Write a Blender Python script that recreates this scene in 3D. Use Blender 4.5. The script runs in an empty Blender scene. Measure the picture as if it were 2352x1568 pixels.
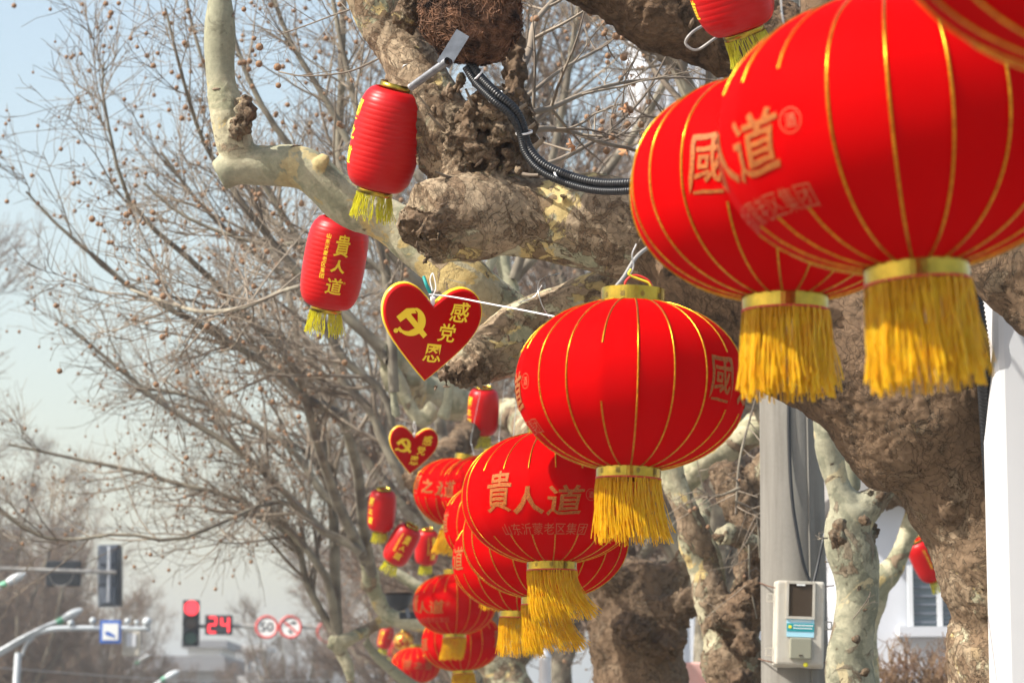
import bpy, bmesh, math, random, time
import numpy as np
from mathutils import Vector, Matrix, noise
T0 = time.time()
RS = np.random.RandomState(7)
random.seed(7)
R_ = math.radians
sc = bpy.context.scene
# ------------------------------------------------------------------ camera, sky, sun, exposure
PITCH = R_(8.0); LENS = 100.0; EYE = Vector((0, 0, 1.6)); FD = 2352 * LENS / 36.0
cd = bpy.data.cameras.new('camera'); cam = bpy.data.objects.new('camera', cd); sc.collection.objects.link(cam)
cd.lens = LENS; cd.sensor_width = 36.0; cam.location = EYE; cam.rotation_euler = (R_(90) + PITCH, 0, 0)
cd.clip_start = 0.1; cd.clip_end = 3000
cd.dof.use_dof = True; cd.dof.focus_distance = 8.9; cd.dof.aperture_fstop = 6.8
sc.camera = cam
SUN = Vector((-0.68, -0.25, 0.70)).normalized()
w = bpy.data.worlds.new('World'); sc.world = w; w.use_nodes = True
nt = w.node_tree; nt.nodes.clear()
sky = nt.nodes.new('ShaderNodeTexSky'); sky.sky_type = 'NISHITA'; sky.sun_disc = False
sky.sun_elevation = math.asin(SUN.z); sky.sun_rotation = math.atan2(SUN.x, SUN.y)
sky.air_density = 1.4; sky.dust_density = 2.7; sky.ozone_density = .9
bg = nt.nodes.new('ShaderNodeBackground'); bg.inputs[1].default_value = 0.112
ow = nt.nodes.new('ShaderNodeOutputWorld')
tint = nt.nodes.new('ShaderNodeMix'); tint.data_type = 'RGBA'; tint.blend_type = 'MULTIPLY'; tint.inputs[0].default_value = 1.0
tint.inputs[7].default_value = (1.0, .945, .90, 1)                # a winter haze a little greyer than the clear model
nt.links.new(sky.outputs[0], tint.inputs[6]); nt.links.new(tint.outputs[2], bg.inputs[0]); nt.links.new(bg.outputs[0], ow.inputs[0])
sl = bpy.data.lights.new('sun', 'SUN'); sl.energy = 4.0; sl.angle = R_(0.53); sl.color = (1.0, 0.95, 0.87)
so = bpy.data.objects.new('sun', sl); sc.collection.objects.link(so); so.rotation_euler = SUN.to_track_quat('Z', 'Y').to_euler()
sc.view_settings.view_transform = 'Standard'; sc.view_settings.look = 'None'
sc.view_settings.exposure = 1.1; sc.view_settings.gamma = 1.0; sc.view_settings.use_curve_mapping = False
sc.render.engine = 'CYCLES'
sc.cycles.use_denoising = True
sc.cycles.max_bounces = 6; sc.cycles.transparent_max_bounces = 8

FWD = Vector((0, math.cos(PITCH), math.sin(PITCH))); UP = Vector((0, -math.sin(PITCH), math.cos(PITCH)))
def P(x, y, d):
    """a spot of the street seen at x, y (of a 2352 x 1568 view) and d metres away"""
    return EYE + d * (FWD + Vector((1, 0, 0)) * ((x - 1176) / FD) - UP * ((y - 784) / FD))
def PY(x, y, Y):
    """the same, for a spot lying in the upright plane Y metres down the street"""
    return P(x, y, Y / (math.cos(PITCH) + (y - 784) / FD * math.sin(PITCH)))
VPX = -0.096                                                     # the street runs a little to the left of the view
COL = sc.collection

# ------------------------------------------------------------------ materials
def mat(name, col=(.5, .5, .5), rough=.6, metal=0., spec=.5, **k):
    m = bpy.data.materials.new(name); m.use_nodes = True
    b = m.node_tree.nodes['Principled BSDF']
    b.inputs['Base Color'].default_value = (*col, 1); b.inputs['Roughness'].default_value = rough
    b.inputs['Metallic'].default_value = metal; b.inputs['Specular IOR Level'].default_value = spec
    for a, v in k.items():
        b.inputs[a.replace('_', ' ')].default_value = v
    return m
def N(m, t, **k):
    n = m.node_tree.nodes.new(t)
    for a, v in k.items(): setattr(n, a, v)
    return n
def L(m, a, b): m.node_tree.links.new(a, b)
def BS(m): return m.node_tree.nodes['Principled BSDF']
def ramp(m, fac, stops, interp='LINEAR'):
    r = N(m, 'ShaderNodeValToRGB'); r.color_ramp.interpolation = interp
    e = r.color_ramp.elements
    while len(e) < len(stops): e.new(.5)
    for i, (p, c) in enumerate(stops):
        e[i].position = p; e[i].color = (*c, 1) if len(c) == 3 else c
    L(m, fac, r.inputs[0]); return r.outputs[0]
def nz(m, scale, detail=4, rough=.55, vec=None, dist=0.):
    n = N(m, 'ShaderNodeTexNoise'); n.inputs['Scale'].default_value = scale; n.inputs['Detail'].default_value = detail
    n.inputs['Roughness'].default_value = rough; n.inputs['Distortion'].default_value = dist
    L(m, vec if vec else geo(m), n.inputs['Vector']); return n.outputs['Fac']
def geo(m):
    for n in m.node_tree.nodes:
        if n.bl_idname == 'ShaderNodeTexCoord': return n.outputs['Object']
    return N(m, 'ShaderNodeTexCoord').outputs['Object']
def mix(m, fac, a, b, bt='MIX'):
    n = N(m, 'ShaderNodeMix', data_type='RGBA', blend_type=bt)
    for s, v in ((n.inputs[0], fac), (n.inputs[6], a), (n.inputs[7], b)):
        if hasattr(v, 'is_linked'): L(m, v, s)
        elif isinstance(v, (int, float)): s.default_value = v
        else: s.default_value = (*v, 1)
    return n.outputs[2]
def mth(m, op, a, b=0.0, clamp=False):
    n = N(m, 'ShaderNodeMath', operation=op); n.use_clamp = clamp
    for s, v in ((n.inputs[0], a), (n.inputs[1], b)):
        if hasattr(v, 'is_linked'): L(m, v, s)
        else: s.default_value = v
    return n.outputs[0]
def bump(m, h, strength=.3, dist=.01, prev=None):
    n = N(m, 'ShaderNodeBump'); n.inputs['Strength'].default_value = strength; n.inputs['Distance'].default_value = dist
    L(m, h, n.inputs['Height'])
    if prev: L(m, prev, n.inputs['Normal'])
    L(m, n.outputs[0], BS(m).inputs['Normal']); return n.outputs[0]

def fabric(name, col, tr=.28, weave=900, rough=.62):
    m = mat(name, col, rough, spec=.01)
    c = nz(m, 9, 3); L(m, mix(m, mth(m, 'MULTIPLY', c, .35), col, tuple(x * .72 for x in col)), BS(m).inputs['Base Color'])
    bump(m, nz(m, weave, 2), .18, .001, bump(m, nz(m, 13, 3, .5, None, .5), .22, .006))
    BS(m).inputs['Sheen Weight'].default_value = .0; BS(m).inputs['Sheen Roughness'].default_value = .4
    BS(m).inputs['Sheen Tint'].default_value = (1, .35, .3, 1)
    t = N(m, 'ShaderNodeBsdfTranslucent'); t.inputs[0].default_value = (*col, 1)
    x = N(m, 'ShaderNodeMixShader'); x.inputs[0].default_value = tr
    L(m, BS(m).outputs[0], x.inputs[1]); L(m, t.outputs[0], x.inputs[2])
    L(m, x.outputs[0], m.node_tree.nodes['Material Output'].inputs[0]); return m
M = {}
M['red'] = fabric('red_cloth', (.54, .0012, .002), .14)
M['silk'] = fabric('red_silk', (.56, .002, .003), .2, 500, .38)
BS(M['silk']).inputs['Specular IOR Level'].default_value = .35
def gold(name, col, rough, sp=0):
    m = mat(name, col, rough, .12 if 'print' in name else 1.0, .25 if 'print' in name else .5)
    if sp:
        v = N(m, 'ShaderNodeTexVoronoi'); v.inputs['Scale'].default_value = sp; L(m, geo(m), v.inputs['Vector'])
        L(m, mix(m, v.outputs['Color'], tuple(x * .55 for x in col), tuple(min(1, x * 1.35) for x in col)), BS(m).inputs['Base Color'])
        bump(m, v.outputs['Color'], .9, .003)
    else:
        n = nz(m, 26, 3); L(m, ramp(m, n, [(.3, tuple(x * .6 for x in col)), (.62, col)]), BS(m).inputs['Base Color'])
        bump(m, nz(m, 55, 3), .25, .003)
    return m
M['gold'] = gold('gold_foil_band', (.47, .325, .05), .24)
M['stripe'] = gold('gold_piping', (.58, .28, .022), .30, 330)
M['glitter'] = gold('gold_glitter_print', (.35, .095, .016), .6, 300)
M['faint'] = mat('faint_gold_print', (.42, .085, .022), .6)
M['yprint'] = mat('yellow_print', (.90, .62, .02), .5)
def thread(name, a, b):
    m = mat(name, a, .38, spec=.6)
    c = ramp(m, nz(m, 45, 3), [(.35, b), (.6, a)]); L(m, c, BS(m).inputs['Base Color'])
    t = N(m, 'ShaderNodeBsdfTranslucent'); L(m, c, t.inputs[0]); x = N(m, 'ShaderNodeMixShader'); x.inputs[0].default_value = .5
    L(m, BS(m).outputs[0], x.inputs[1]); L(m, t.outputs[0], x.inputs[2]); L(m, x.outputs[0], m.node_tree.nodes['Material Output'].inputs[0]); return m
M['fringe'] = thread('golden_thread', (1.0, .74, .02), (.95, .60, .008))
M['fringe_y'] = thread('lemon_thread', (.92, .90, .10), (.78, .72, .05))
M['trim'] = mat('red_braid', (.45, .03, .01), .6)
M['wire'] = mat('steel_wire', (.6, .6, .6), .3, .9)
M['white_cord'] = mat('white_cord', (.8, .8, .8), .6)
M['cord_y'] = mat('yellow_cord', (.75, .7, .04), .6)
M['cord_r'] = mat('red_cord', (.7, .03, .02), .6)
M['black'] = mat('black_plastic', (.012, .013, .015), .38)
M['dark_print'] = mat('dark_print', (.12, .08, .02), .5)
M['heart_red'] = mat('red_acrylic', (.40, .0015, .0015), .16, spec=.2)
M['heart_yel'] = mat('yellow_acrylic', (.86, .58, .03), .22)

def bark(name, base=(.345, .265, .175), brown=(.185, .125, .076), dark=(.04, .027, .018), pale=(.44, .405, .275), yel=(.56, .43, .19), green=(.29, .285, .185), smooth=(.285, .28, .195), sc_=1.0, ythr=.54):
    """plane tree bark: brown flaking plates in layers over pale, yellow and olive patches; 'rough' and 'rot' come from the limb"""
    m = mat(name, base, .85, spec=.2)
    g = geo(m)
    at = lambda n: N(m, 'ShaderNodeAttribute', attribute_name=n).outputs['Fac']
    rough, rot, crack, plate = at('rough'), at('rot'), at('crack'), at('plate')
    def off(v, s=1.0):
        n = N(m, 'ShaderNodeMapping'); n.inputs['Location'].default_value = v; n.inputs['Scale'].default_value = (s, s, s); L(m, g, n.inputs['Vector']); return n.outputs[0]
    nA = nz(m, 4.5 * sc_, 10, .62, off((3, 1, 7)), .9); nB = nz(m, 7.5 * sc_, 10, .64, off((9, 4, 2)), 1.1); nC = nz(m, 11 * sc_, 10, .66, off((1, 8, 5)), 1.2)
    nY = nz(m, 5.5 * sc_, 9, .6, off((5, 5, 1)), .8); nG = nz(m, 6.5 * sc_, 9, .62, off((2, 9, 9)), .8)
    grain = nz(m, 42 * sc_, 7, .72); tone = nz(m, 2.2 * sc_, 4, .55, off((4, 4, 4)))
    st = lambda f, p, w=.012: ramp(m, f, [(max(0, p - w), (0, 0, 0)), (p + w, (1, 1, 1))])
    shift = mth(m, 'MULTIPLY', mth(m, 'SUBTRACT', rough, .6), .45)
    A = st(mth(m, 'ADD', nA, shift), .525); B = st(mth(m, 'ADD', nB, shift), .56); C = st(mth(m, 'ADD', nC, mth(m, 'MULTIPLY', shift, 1.3)), .62)
    new = mix(m, st(nG, .52, .03), pale, green); new = mix(m, st(nY, ythr), new, yel)
    young = mix(m, tone, tuple(x * .86 for x in smooth), tuple(x * 1.1 for x in smooth)); young = mix(m, st(nC, .64), young, (.20, .16, .11)); young = mix(m, st(nG, .60, .02), young, (.20, .195, .135))
    new = mix(m, ramp(m, rough, [(.12, (0, 0, 0)), (.34, (1, 1, 1))]), young, new)
    tan = mix(m, tone, tuple(x * .8 for x in base), tuple(x * 1.18 for x in base)); tan = mix(m, plate, tan, tuple(x * 1.12 for x in base))
    gate = ramp(m, rough, [(.14, (0, 0, 0)), (.3, (1, 1, 1))])
    c = mix(m, mth(m, 'MULTIPLY', A, gate), new, tan)
    c = mix(m, mth(m, 'MULTIPLY', B, mth(m, 'MULTIPLY', gate, .85)), c, mix(m, .5, base, brown))
    c = mix(m, mth(m, 'MULTIPLY', C, mth(m, 'MULTIPLY', gate, .9)), c, brown)
    scaly = ramp(m, rough, [(.86, (0, 0, 0)), (1.0, (1, 1, 1))])
    c = mix(m, mth(m, 'MULTIPLY', scaly, .9), c, mix(m, ramp(m, nC, [(.42, (0, 0, 0)), (.56, (1, 1, 1))]), mix(m, st(nY, .5, .05), (.10, .064, .038), (.022, .015, .010)), (.165, .105, .062)))
    c = mix(m, 1.0, c, ramp(m, grain, [(.25, (.72, .72, .72)), (.75, (1.22, 1.22, 1.22))]), 'MULTIPLY')
    def cells(scale, warp, w):
        v = N(m, 'ShaderNodeTexVoronoi', feature='DISTANCE_TO_EDGE'); v.inputs['Scale'].default_value = scale
        nn = N(m, 'ShaderNodeTexNoise'); nn.inputs['Scale'].default_value = scale * .45; nn.inputs['Detail'].default_value = 6; L(m, g, nn.inputs['Vector'])
        sv = N(m, 'ShaderNodeVectorMath', operation='SCALE'); L(m, nn.outputs['Color'], sv.inputs[0]); sv.inputs['Scale'].default_value = warp
        dv = N(m, 'ShaderNodeVectorMath', operation='ADD'); L(m, g, dv.inputs[0]); L(m, sv.outputs[0], dv.inputs[1]); L(m, dv.outputs[0], v.inputs['Vector'])
        return ramp(m, v.outputs['Distance'], [(0, (1, 1, 1)), (w, (0, 0, 0))])
    e1 = mth(m, 'MULTIPLY', cells(15 * sc_, .30, .03), st(nB, .47, .05)); e2 = mth(m, 'MULTIPLY', cells(34 * sc_, .10, .07), st(nA, .53, .06))
    ec = mth(m, 'MULTIPLY', mth(m, 'MAXIMUM', mth(m, 'MULTIPLY', e1, .45), mth(m, 'MULTIPLY', e2, .5)), mth(m, 'MULTIPLY', rough, gate))
    c = mix(m, ec, c, dark)
    c = mix(m, mth(m, 'MULTIPLY', rot, ramp(m, grain, [(.3, (1, 1, 1)), (.75, (.35, .35, .35))])), c, (.07, .043, .026))
    L(m, c, BS(m).inputs['Base Color'])
    lay = mth(m, 'MULTIPLY', mth(m, 'ADD', mth(m, 'ADD', A, B), C), gate)
    b1 = bump(m, lay, .9, .006 / sc_); b2 = bump(m, mth(m, 'MULTIPLY', ec, -1.0), .9, .005 / sc_, b1)
    bump(m, mth(m, 'ADD', grain, mth(m, 'MULTIPLY', nz(m, 120 * sc_, 4), .5)), .45, .005 / sc_, b2)
    return m
M['bark'] = bark('plane_tree_bark')
M['bark_far'] = bark('far_plane_bark', base=(.25, .185, .12), sc_=.7, ythr=.60)
M['bark_mid'] = bark('mottled_plane_bark', base=(.20, .165, .115), pale=(.30, .29, .205), green=(.20, .20, .14), yel=(.42, .36, .22), ythr=.60)
def twigmat(name, a, b, s=3):
    m = mat(name, a, .8, spec=.2)
    L(m, ramp(m, nz(m, s, 3), [(.35, a), (.65, b)]), BS(m).inputs['Base Color']); return m
M['twig'] = twigmat('twig_bark', (.155, .125, .098), (.30, .25, .19))
M['limb'] = twigmat('limb_bark', (.12, .10, .08), (.27, .245, .185), 5)
M['twig_far'] = twigmat('far_twig_bark', (.13, .095, .072), (.22, .165, .125))
M['ball'] = twigmat('seed_ball_husk', (.18, .105, .06), (.33, .205, .125), 60)
M['leaf'] = twigmat('dry_leaf', (.36, .17, .08), (.52, .28, .15), 30)
M['fibre'] = twigmat('brown_fibre', (.018, .009, .006), (.24, .125, .072), 22)
M['fibre_core'] = twigmat('fibre_core', (.008, .005, .004), (.03, .018, .012), 30)
M['steel'] = mat('galvanised_steel', (.52, .54, .57), .38, .75)
L(M['steel'], ramp(M['steel'], nz(M['steel'], 20, 4), [(.35, (.17, .175, .19)), (.65, (.30, .31, .33))]), BS(M['steel']).inputs['Base Color'])
M['rust'] = mat('rusty_bolt', (.11, .05, .025), .8)
def concrete():
    m = mat('cast_concrete', (.4, .38, .34), .85, spec=.3)
    a = nz(m, 3, 6, .6); b = nz(m, 60, 5, .7)
    c = mix(m, a, (.16, .152, .132), (.225, .215, .19)); c = mix(m, ramp(m, b, [(.4, (0, 0, 0)), (.75, (1, 1, 1))]), c, (.21, .20, .178))
    mp = N(m, 'ShaderNodeMapping'); mp.inputs['Scale'].default_value = (14, 14, .9); L(m, geo(m), mp.inputs['Vector'])
    c = mix(m, ramp(m, nz(m, 1, 6, .65, mp.outputs[0]), [(.46, (0, 0, 0)), (.75, (.6, .6, .6))]), c, (.085, .075, .06))
    L(m, c, BS(m).inputs['Base Color']); bump(m, b, .35, .004); return m
M['concrete'] = concrete()
def dirtypaint(name, col, dirt, amt=.35, sc_=4, rough=.5):
    m = mat(name, col, rough)
    L(m, mix(m, ramp(m, nz(m, sc_, 7, .7), [(.45, (0, 0, 0)), (.8, (amt, amt, amt))]), col, dirt), BS(m).inputs['Base Color']); return m
M['box'] = dirtypaint('aged_ivory_plastic', (.45, .43, .37), (.34, .27, .19), .6, 16, .42)
M['post'] = dirtypaint('white_enamel', (.60, .61, .62), (.5, .5, .5), .12, 2, .35)
M['white_wall'] = dirtypaint('white_render', (.54, .56, .60), (.42, .42, .42), .3, .8, .8)
M['frame'] = mat('window_frame_paint', (.62, .64, .66), .5)
M['glass'] = mat('window_glass', (.10, .14, .17), .08, spec=.8)
M['flap'] = mat('smoky_cover', (.25, .25, .19), .25)
M['hole'] = mat('meter_glass', (.055, .040, .028), .15, spec=.6)
M['teal'] = mat('teal_sticker', (.01, .26, .30), .4)
M['ltblue'] = mat('light_blue_sticker', (.35, .62, .74), .4)
M['whitep'] = mat('white_print', (.8, .82, .8), .5)
M['blue'] = mat('blue_sign_film', (.035, .13, .48), .4)
M['signred'] = mat('red_sign_film', (.62, .045, .04), .45)
M['signblack'] = mat('black_sign_film', (.03, .03, .035), .5)
M['sigbody'] = mat('signal_housing', (.022, .026, .032), .5)
M['sigback'] = mat('grey_housing', (.13, .15, .18), .45)
M['galv'] = mat('painted_pole', (.50, .53, .57), .45, .2)
M['pipe'] = mat('dark_grey_arm', (.30, .29, .27), .5)
M['green'] = mat('green_collar', (.10, .36, .22), .5)
M['lampw'] = mat('white_lamp_shell', (.46, .50, .52), .35)
M['offl'] = mat('unlit_lens', (.02, .07, .05), .3)
M['off2'] = mat('unlit_amber_lens', (.05, .03, .02), .3)
def emit(name, col, s):
    m = mat(name, (.2, .01, .01), .4); BS(m).inputs['Emission Color'].default_value = (*col, 1); BS(m).inputs['Emission Strength'].default_value = s; return m
M['redlight'] = emit('lit_red_lens', (1, .035, .05), 1.25)
M['asphalt'] = dirtypaint('asphalt', (.055, .055, .058), (.09, .088, .08), .6, 2, .9)
M['paving'] = dirtypaint('paving', (.27, .25, .225), (.17, .155, .14), .6, 1.5, .85)
M['kerb'] = dirtypaint('kerb_stone', (.36, .35, .33), (.2, .19, .17), .5, 3, .8)
M['soil'] = dirtypaint('bare_ground', (.19, .155, .11), (.10, .10, .055), .8, .3, .95)
M['roadpaint'] = mat('road_paint', (.7, .7, .68), .6)
M['bldg'] = dirtypaint('far_pale_wall', (.55, .55, .54), (.42, .42, .42), .4, .3, .8)
M['bldg2'] = dirtypaint('far_grey_wall', (.30, .29, .28), (.2, .2, .2), .4, .3, .8)
M['roof'] = mat('far_roof', (.20, .20, .21), .8)
M['facade'] = dirtypaint('white_ribbed_facade', (.62, .65, .70), (.5, .53, .58), .4, .2, .6)
M['pink'] = dirtypaint('salmon_paint', (.62, .33, .28), (.5, .4, .36), .5, 5, .7)
M['bushm'] = twigmat('bush_twigs', (.15, .085, .055), (.25, .17, .10), 6)

# ------------------------------------------------------------------ objects and names
def thing(name, label, cat, loc=(0, 0, 0), rot=None, group=None):
    o = bpy.data.objects.new(name, None); COL.objects.link(o); o.location = loc; o.empty_display_size = .1
    if rot is not None: o.rotation_euler = rot
    o['label'] = label; o['category'] = cat
    if group: o['group'] = group
    return o
def put(name, me, parent=None, m=None, loc=None, rot=None, label=None, kind=None):
    if m and not me.materials: me.materials.append(m)
    o = bpy.data.objects.new(name, me); COL.objects.link(o)
    if parent: o.parent = parent
    if loc is not None: o.location = loc
    if rot is not None: o.rotation_euler = rot
    if label: o['label'] = label
    if kind: o['kind'] = kind
    return o
def tag(o, label, cat, group=None):
    o['label'] = label; o['category'] = cat
    if group: o['group'] = group
    return o
def mesh_np(name, V, F, smooth=True, m=None):
    V = np.asarray(V, np.float32); F = np.asarray(F, np.int32)
    me = bpy.data.meshes.new(name); k = F.shape[1]
    me.vertices.add(len(V)); me.vertices.foreach_set('co', V.ravel())
    me.loops.add(F.size); me.loops.foreach_set('vertex_index', F.ravel())
    me.polygons.add(len(F)); me.polygons.foreach_set('loop_start', np.arange(0, F.size, k, dtype=np.int32))
    try: me.polygons.foreach_set('loop_total', np.full(len(F), k, np.int32))
    except Exception: pass
    if smooth: me.polygons.foreach_set('use_smooth', np.ones(len(F), bool))
    me.update(calc_edges=True); me.validate()
    if m: me.materials.append(m)
    return me
def from_bm(bm, name, m=None, smooth=False):
    me = bpy.data.meshes.new(name); bm.normal_update(); bm.to_mesh(me); bm.free()
    if smooth: me.polygons.foreach_set('use_smooth', [True] * len(me.polygons))
    if m: me.materials.append(m)
    return me
def tubes(PT, RD, k=4, cap=False):
    """PT (m,n,3), RD (m,n) -> verts, quads of m tapered tubes"""
    PT = np.asarray(PT, float); RD = np.asarray(RD, float); m, n, _ = PT.shape
    T = np.gradient(PT, axis=1); T /= np.linalg.norm(T, axis=2, keepdims=True) + 1e-9
    mean = (PT[:, -1] - PT[:, 0]); mean /= np.linalg.norm(mean, axis=1, keepdims=True) + 1e-9
    ref = np.where(np.abs(mean[:, 1:2]) < .8, np.array([[0, 1., 0]]), np.array([[1., 0, 0]]))[:, None, :]
    A = np.cross(T, ref); A /= np.linalg.norm(A, axis=2, keepdims=True) + 1e-9
    B = np.cross(T, A)
    ph = np.arange(k) * 2 * np.pi / k
    V = PT[:, :, None, :] + RD[:, :, None, None] * (A[:, :, None, :] * np.cos(ph)[None, None, :, None] + B[:, :, None, :] * np.sin(ph)[None, None, :, None])
    V = V.reshape(-1, 3)
    i, j, a = np.meshgrid(np.arange(m), np.arange(n - 1), np.arange(k), indexing='ij')
    b0 = (i * n + j) * k; a2 = (a + 1) % k
    F = np.stack([b0 + a, b0 + a2, b0 + k + a2, b0 + k + a], -1).reshape(-1, 4)
    return V, F
def merge(parts):
    Vs, Fs, o = [], [], 0
    for V, F in parts: Vs.append(V); Fs.append(F + o); o += len(V)
    return np.concatenate(Vs), np.concatenate(Fs)
def smooth_line(pts, n):
    """Catmull-Rom through pts (each a row of any width), n samples"""
    p = np.asarray(pts, float); p = np.vstack([2 * p[0] - p[1], p, 2 * p[-1] - p[-2]])
    s = np.linspace(0, len(p) - 3 - 1e-6, n); i = s.astype(int); t = (s - i)[:, None]
    a, b, c, d = p[i], p[i + 1], p[i + 2], p[i + 3]
    return .5 * (2 * b + (c - a) * t + (2 * a - 5 * b + 4 * c - d) * t ** 2 + (3 * b - a - 3 * c + d) * t ** 3)
def tube_mesh(name, pts, r, m=None, n=24, k=8):
    q = smooth_line([tuple(p) for p in pts], n)
    V, F = tubes(q[None], np.full((1, n), r) if np.isscalar(r) else smooth_line(np.array(r)[:, None], n)[:, 0][None], k)
    return mesh_np(name, V, F, True, m)
def bmbox(bm, c, s, rot=None, bev=0.):
    r = bmesh.ops.create_cube(bm, size=1); v = r['verts']
    bmesh.ops.scale(bm, vec=s, verts=v)
    if bev:
        e = list({e for x in v for e in x.link_edges})
        nv = bmesh.ops.bevel(bm, geom=e, offset=bev, segments=3, affect='EDGES', profile=.5)
        v = list({x for f in nv['faces'] for x in f.verts} | {x for x in v if x.is_valid})
    if rot is not None: bmesh.ops.rotate(bm, cent=(0, 0, 0), matrix=rot, verts=v)
    bmesh.ops.translate(bm, vec=c, verts=v)
def box_mesh(name, c, s, m=None, rot=None, bev=0.):
    bm = bmesh.new(); bmbox(bm, c, s, rot, bev); return from_bm(bm, name, m)
def lathe(prof, seg, name, m=None, mod=None, close=False):
    """prof [(r,z)...] -> surface of revolution; mod(phi, z) scales the radius"""
    V, F = [], []
    for (r, z) in prof:
        for a in range(seg):
            ph = 2 * math.pi * a / seg; q = r * (mod(ph, z) if mod else 1)
            V.append((q * math.sin(ph), -q * math.cos(ph), z))
    n = len(prof)
    for i in range(n - 1 if not close else n):
        for a in range(seg):
            j = (i + 1) % n
            F.append((i * seg + a, i * seg + (a + 1) % seg, j * seg + (a + 1) % seg, j * seg + a))
    return mesh_np(name, V, F, True, m)
def poly_prism(name, pts, y0, y1, m=None):
    """outline in x,z extruded from y0 to y1"""
    bm = bmesh.new(); vs = [bm.verts.new((x, y0, z)) for x, z in pts]; f = bm.faces.new(vs)
    r = bmesh.ops.extrude_face_region(bm, geom=[f]); ev = [g for g in r['geom'] if isinstance(g, bmesh.types.BMVert)]
    bmesh.ops.translate(bm, vec=(0, y1 - y0, 0), verts=ev)
    bmesh.ops.recalc_face_normals(bm, faces=bm.faces[:]); bmesh.ops.triangulate(bm, faces=[f for f in bm.faces if len(f.verts) > 4])
    return from_bm(bm, name, m)

# ------------------------------------------------------------------ lettering
def text_geo(txt, size, offset=0., shear=0., spacing=1.):
    c = bpy.data.curves.new('txt', 'FONT'); c.body = txt; c.size = size; c.offset = offset; c.shear = shear
    c.align_x = 'CENTER'; c.align_y = 'CENTER'; c.fill_mode = 'BOTH'; c.resolution_u = 3; c.space_character = spacing
    o = bpy.data.objects.new('txt', c); COL.objects.link(o)
    me = bpy.data.meshes.new_from_object(o.evaluated_get(bpy.context.evaluated_depsgraph_get()))
    V = [tuple(v.co) for v in me.vertices]; F = [tuple(p.vertices) for p in me.polygons]
    bpy.data.objects.remove(o); bpy.data.curves.remove(c); bpy.data.meshes.remove(me)
    if V:
        xs = [v[0] for v in V]; ys = [v[1] for v in V]; cx = (min(xs) + max(xs)) / 2; cy = (min(ys) + max(ys)) / 2
        V = [(v[0] - cx, v[1] - cy, 0) for v in V]
    return V, F
def print_mesh(name, items, fn, m, cut=.012, wob=0.):
    """items: (text, x, y, width, height, offset, shear); fn maps flat x,y onto the thing"""
    bm = bmesh.new()
    for k, (txt, x, y, w_, h_, off, sh) in enumerate(items):
        V, F = text_geo(txt, 1., off, sh)
        if not V: continue
        xs = [v[0] for v in V]; ys = [v[1] for v in V]; sx = w_ / (max(xs) - min(xs) + 1e-6); sy = h_ / (max(ys) - min(ys) + 1e-6)
        vs = [bm.verts.new((x + v[0] * sx, y + v[1] * sy, 0)) for v in V]
        for f in F:
            try: bm.faces.new([vs[i] for i in f])
            except ValueError: pass
    if cut:
        for ax in (0, 1):
            lo = min(v.co[ax] for v in bm.verts); hi = max(v.co[ax] for v in bm.verts); q = lo + cut
            while q < hi:
                n = (1, 0, 0) if ax == 0 else (0, 1, 0); p = (q, 0, 0) if ax == 0 else (0, q, 0)
                bmesh.ops.bisect_plane(bm, geom=bm.verts[:] + bm.edges[:] + bm.faces[:], plane_co=p, plane_no=n); q += cut
    for v in bm.verts:
        x, y = v.co.x, v.co.y
        if wob:
            nl = noise.noise_vector(Vector((x * 17, y * 17, 7.7))); x += nl.x * wob * 2.6; y += nl.y * wob * 2.6
            nn = noise.noise_vector(Vector((x * 60, y * 60, 3.1))); x += nn.x * wob; y += nn.y * wob
        v.co = fn(x, y)
    return from_bm(bm, name, m)
def ring_text(pts_r, x, y, r, n=28, th=.0015):
    return [((x + (r + s) * math.cos(a), y + (r + s) * math.sin(a))) for s in (0, th) for a in [2 * math.pi * i / n for i in range(n)]]

# ------------------------------------------------------------------ setting: ground, road, pavement, far buildings
def street(x, y):                                                 # street coordinates: x across, y along
    a = math.atan(-VPX); return Vector((x * math.cos(a) - y * math.sin(a), x * math.sin(a) + y * math.cos(a), 0))
def strip(name, x0, x1, y0, y1, z0, z1, m, kind='structure'):
    bm = bmesh.new(); q = [street(x0, y0), street(x1, y0), street(x1, y1), street(x0, y1)]
    lo = [bm.verts.new((p.x, p.y, z0)) for p in q]; hi = [bm.verts.new((p.x, p.y, z1)) for p in q]
    bm.faces.new(hi)
    for i in range(4): bm.faces.new((lo[i], lo[(i + 1) % 4], hi[(i + 1) % 4], hi[i]))
    o = put(name, from_bm(bm, name, m)); o['kind'] = kind; return o
bm = bmesh.new()
bmesh.ops.create_grid(bm, x_segments=8, y_segments=8, size=1500)
g = put('ground', from_bm(bm, 'ground', M['soil'])); g['kind'] = 'structure'; g.location = (0, 0, -.02)
strip('road', -7.4, -1.0, -60, 72, -.018, -.008, M['asphalt'])
strip('crossing_road', -80, 60, 72, 86, -.018, -.008, M['asphalt'])
strip('pavement', -.82, 9, -60, 72, -.015, .12, M['paving'])
strip('pavement', -13, -7.58, -60, 72, -.015, .12, M['paving'])
strip('pavement', -80, 60, 86, 92, -.015, .12, M['paving'])
strip('kerb', -1.0, -.82, -60, 72, -.015, .125, M['kerb'])
strip('kerb', -7.58, -7.4, -60, 72, -.015, .125, M['kerb'])
for i in range(8): strip('lane_marking', -4.28, -4.12, 2 + i * 9, 6 + i * 9, -.006, -.003, M['roadpaint'])

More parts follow.
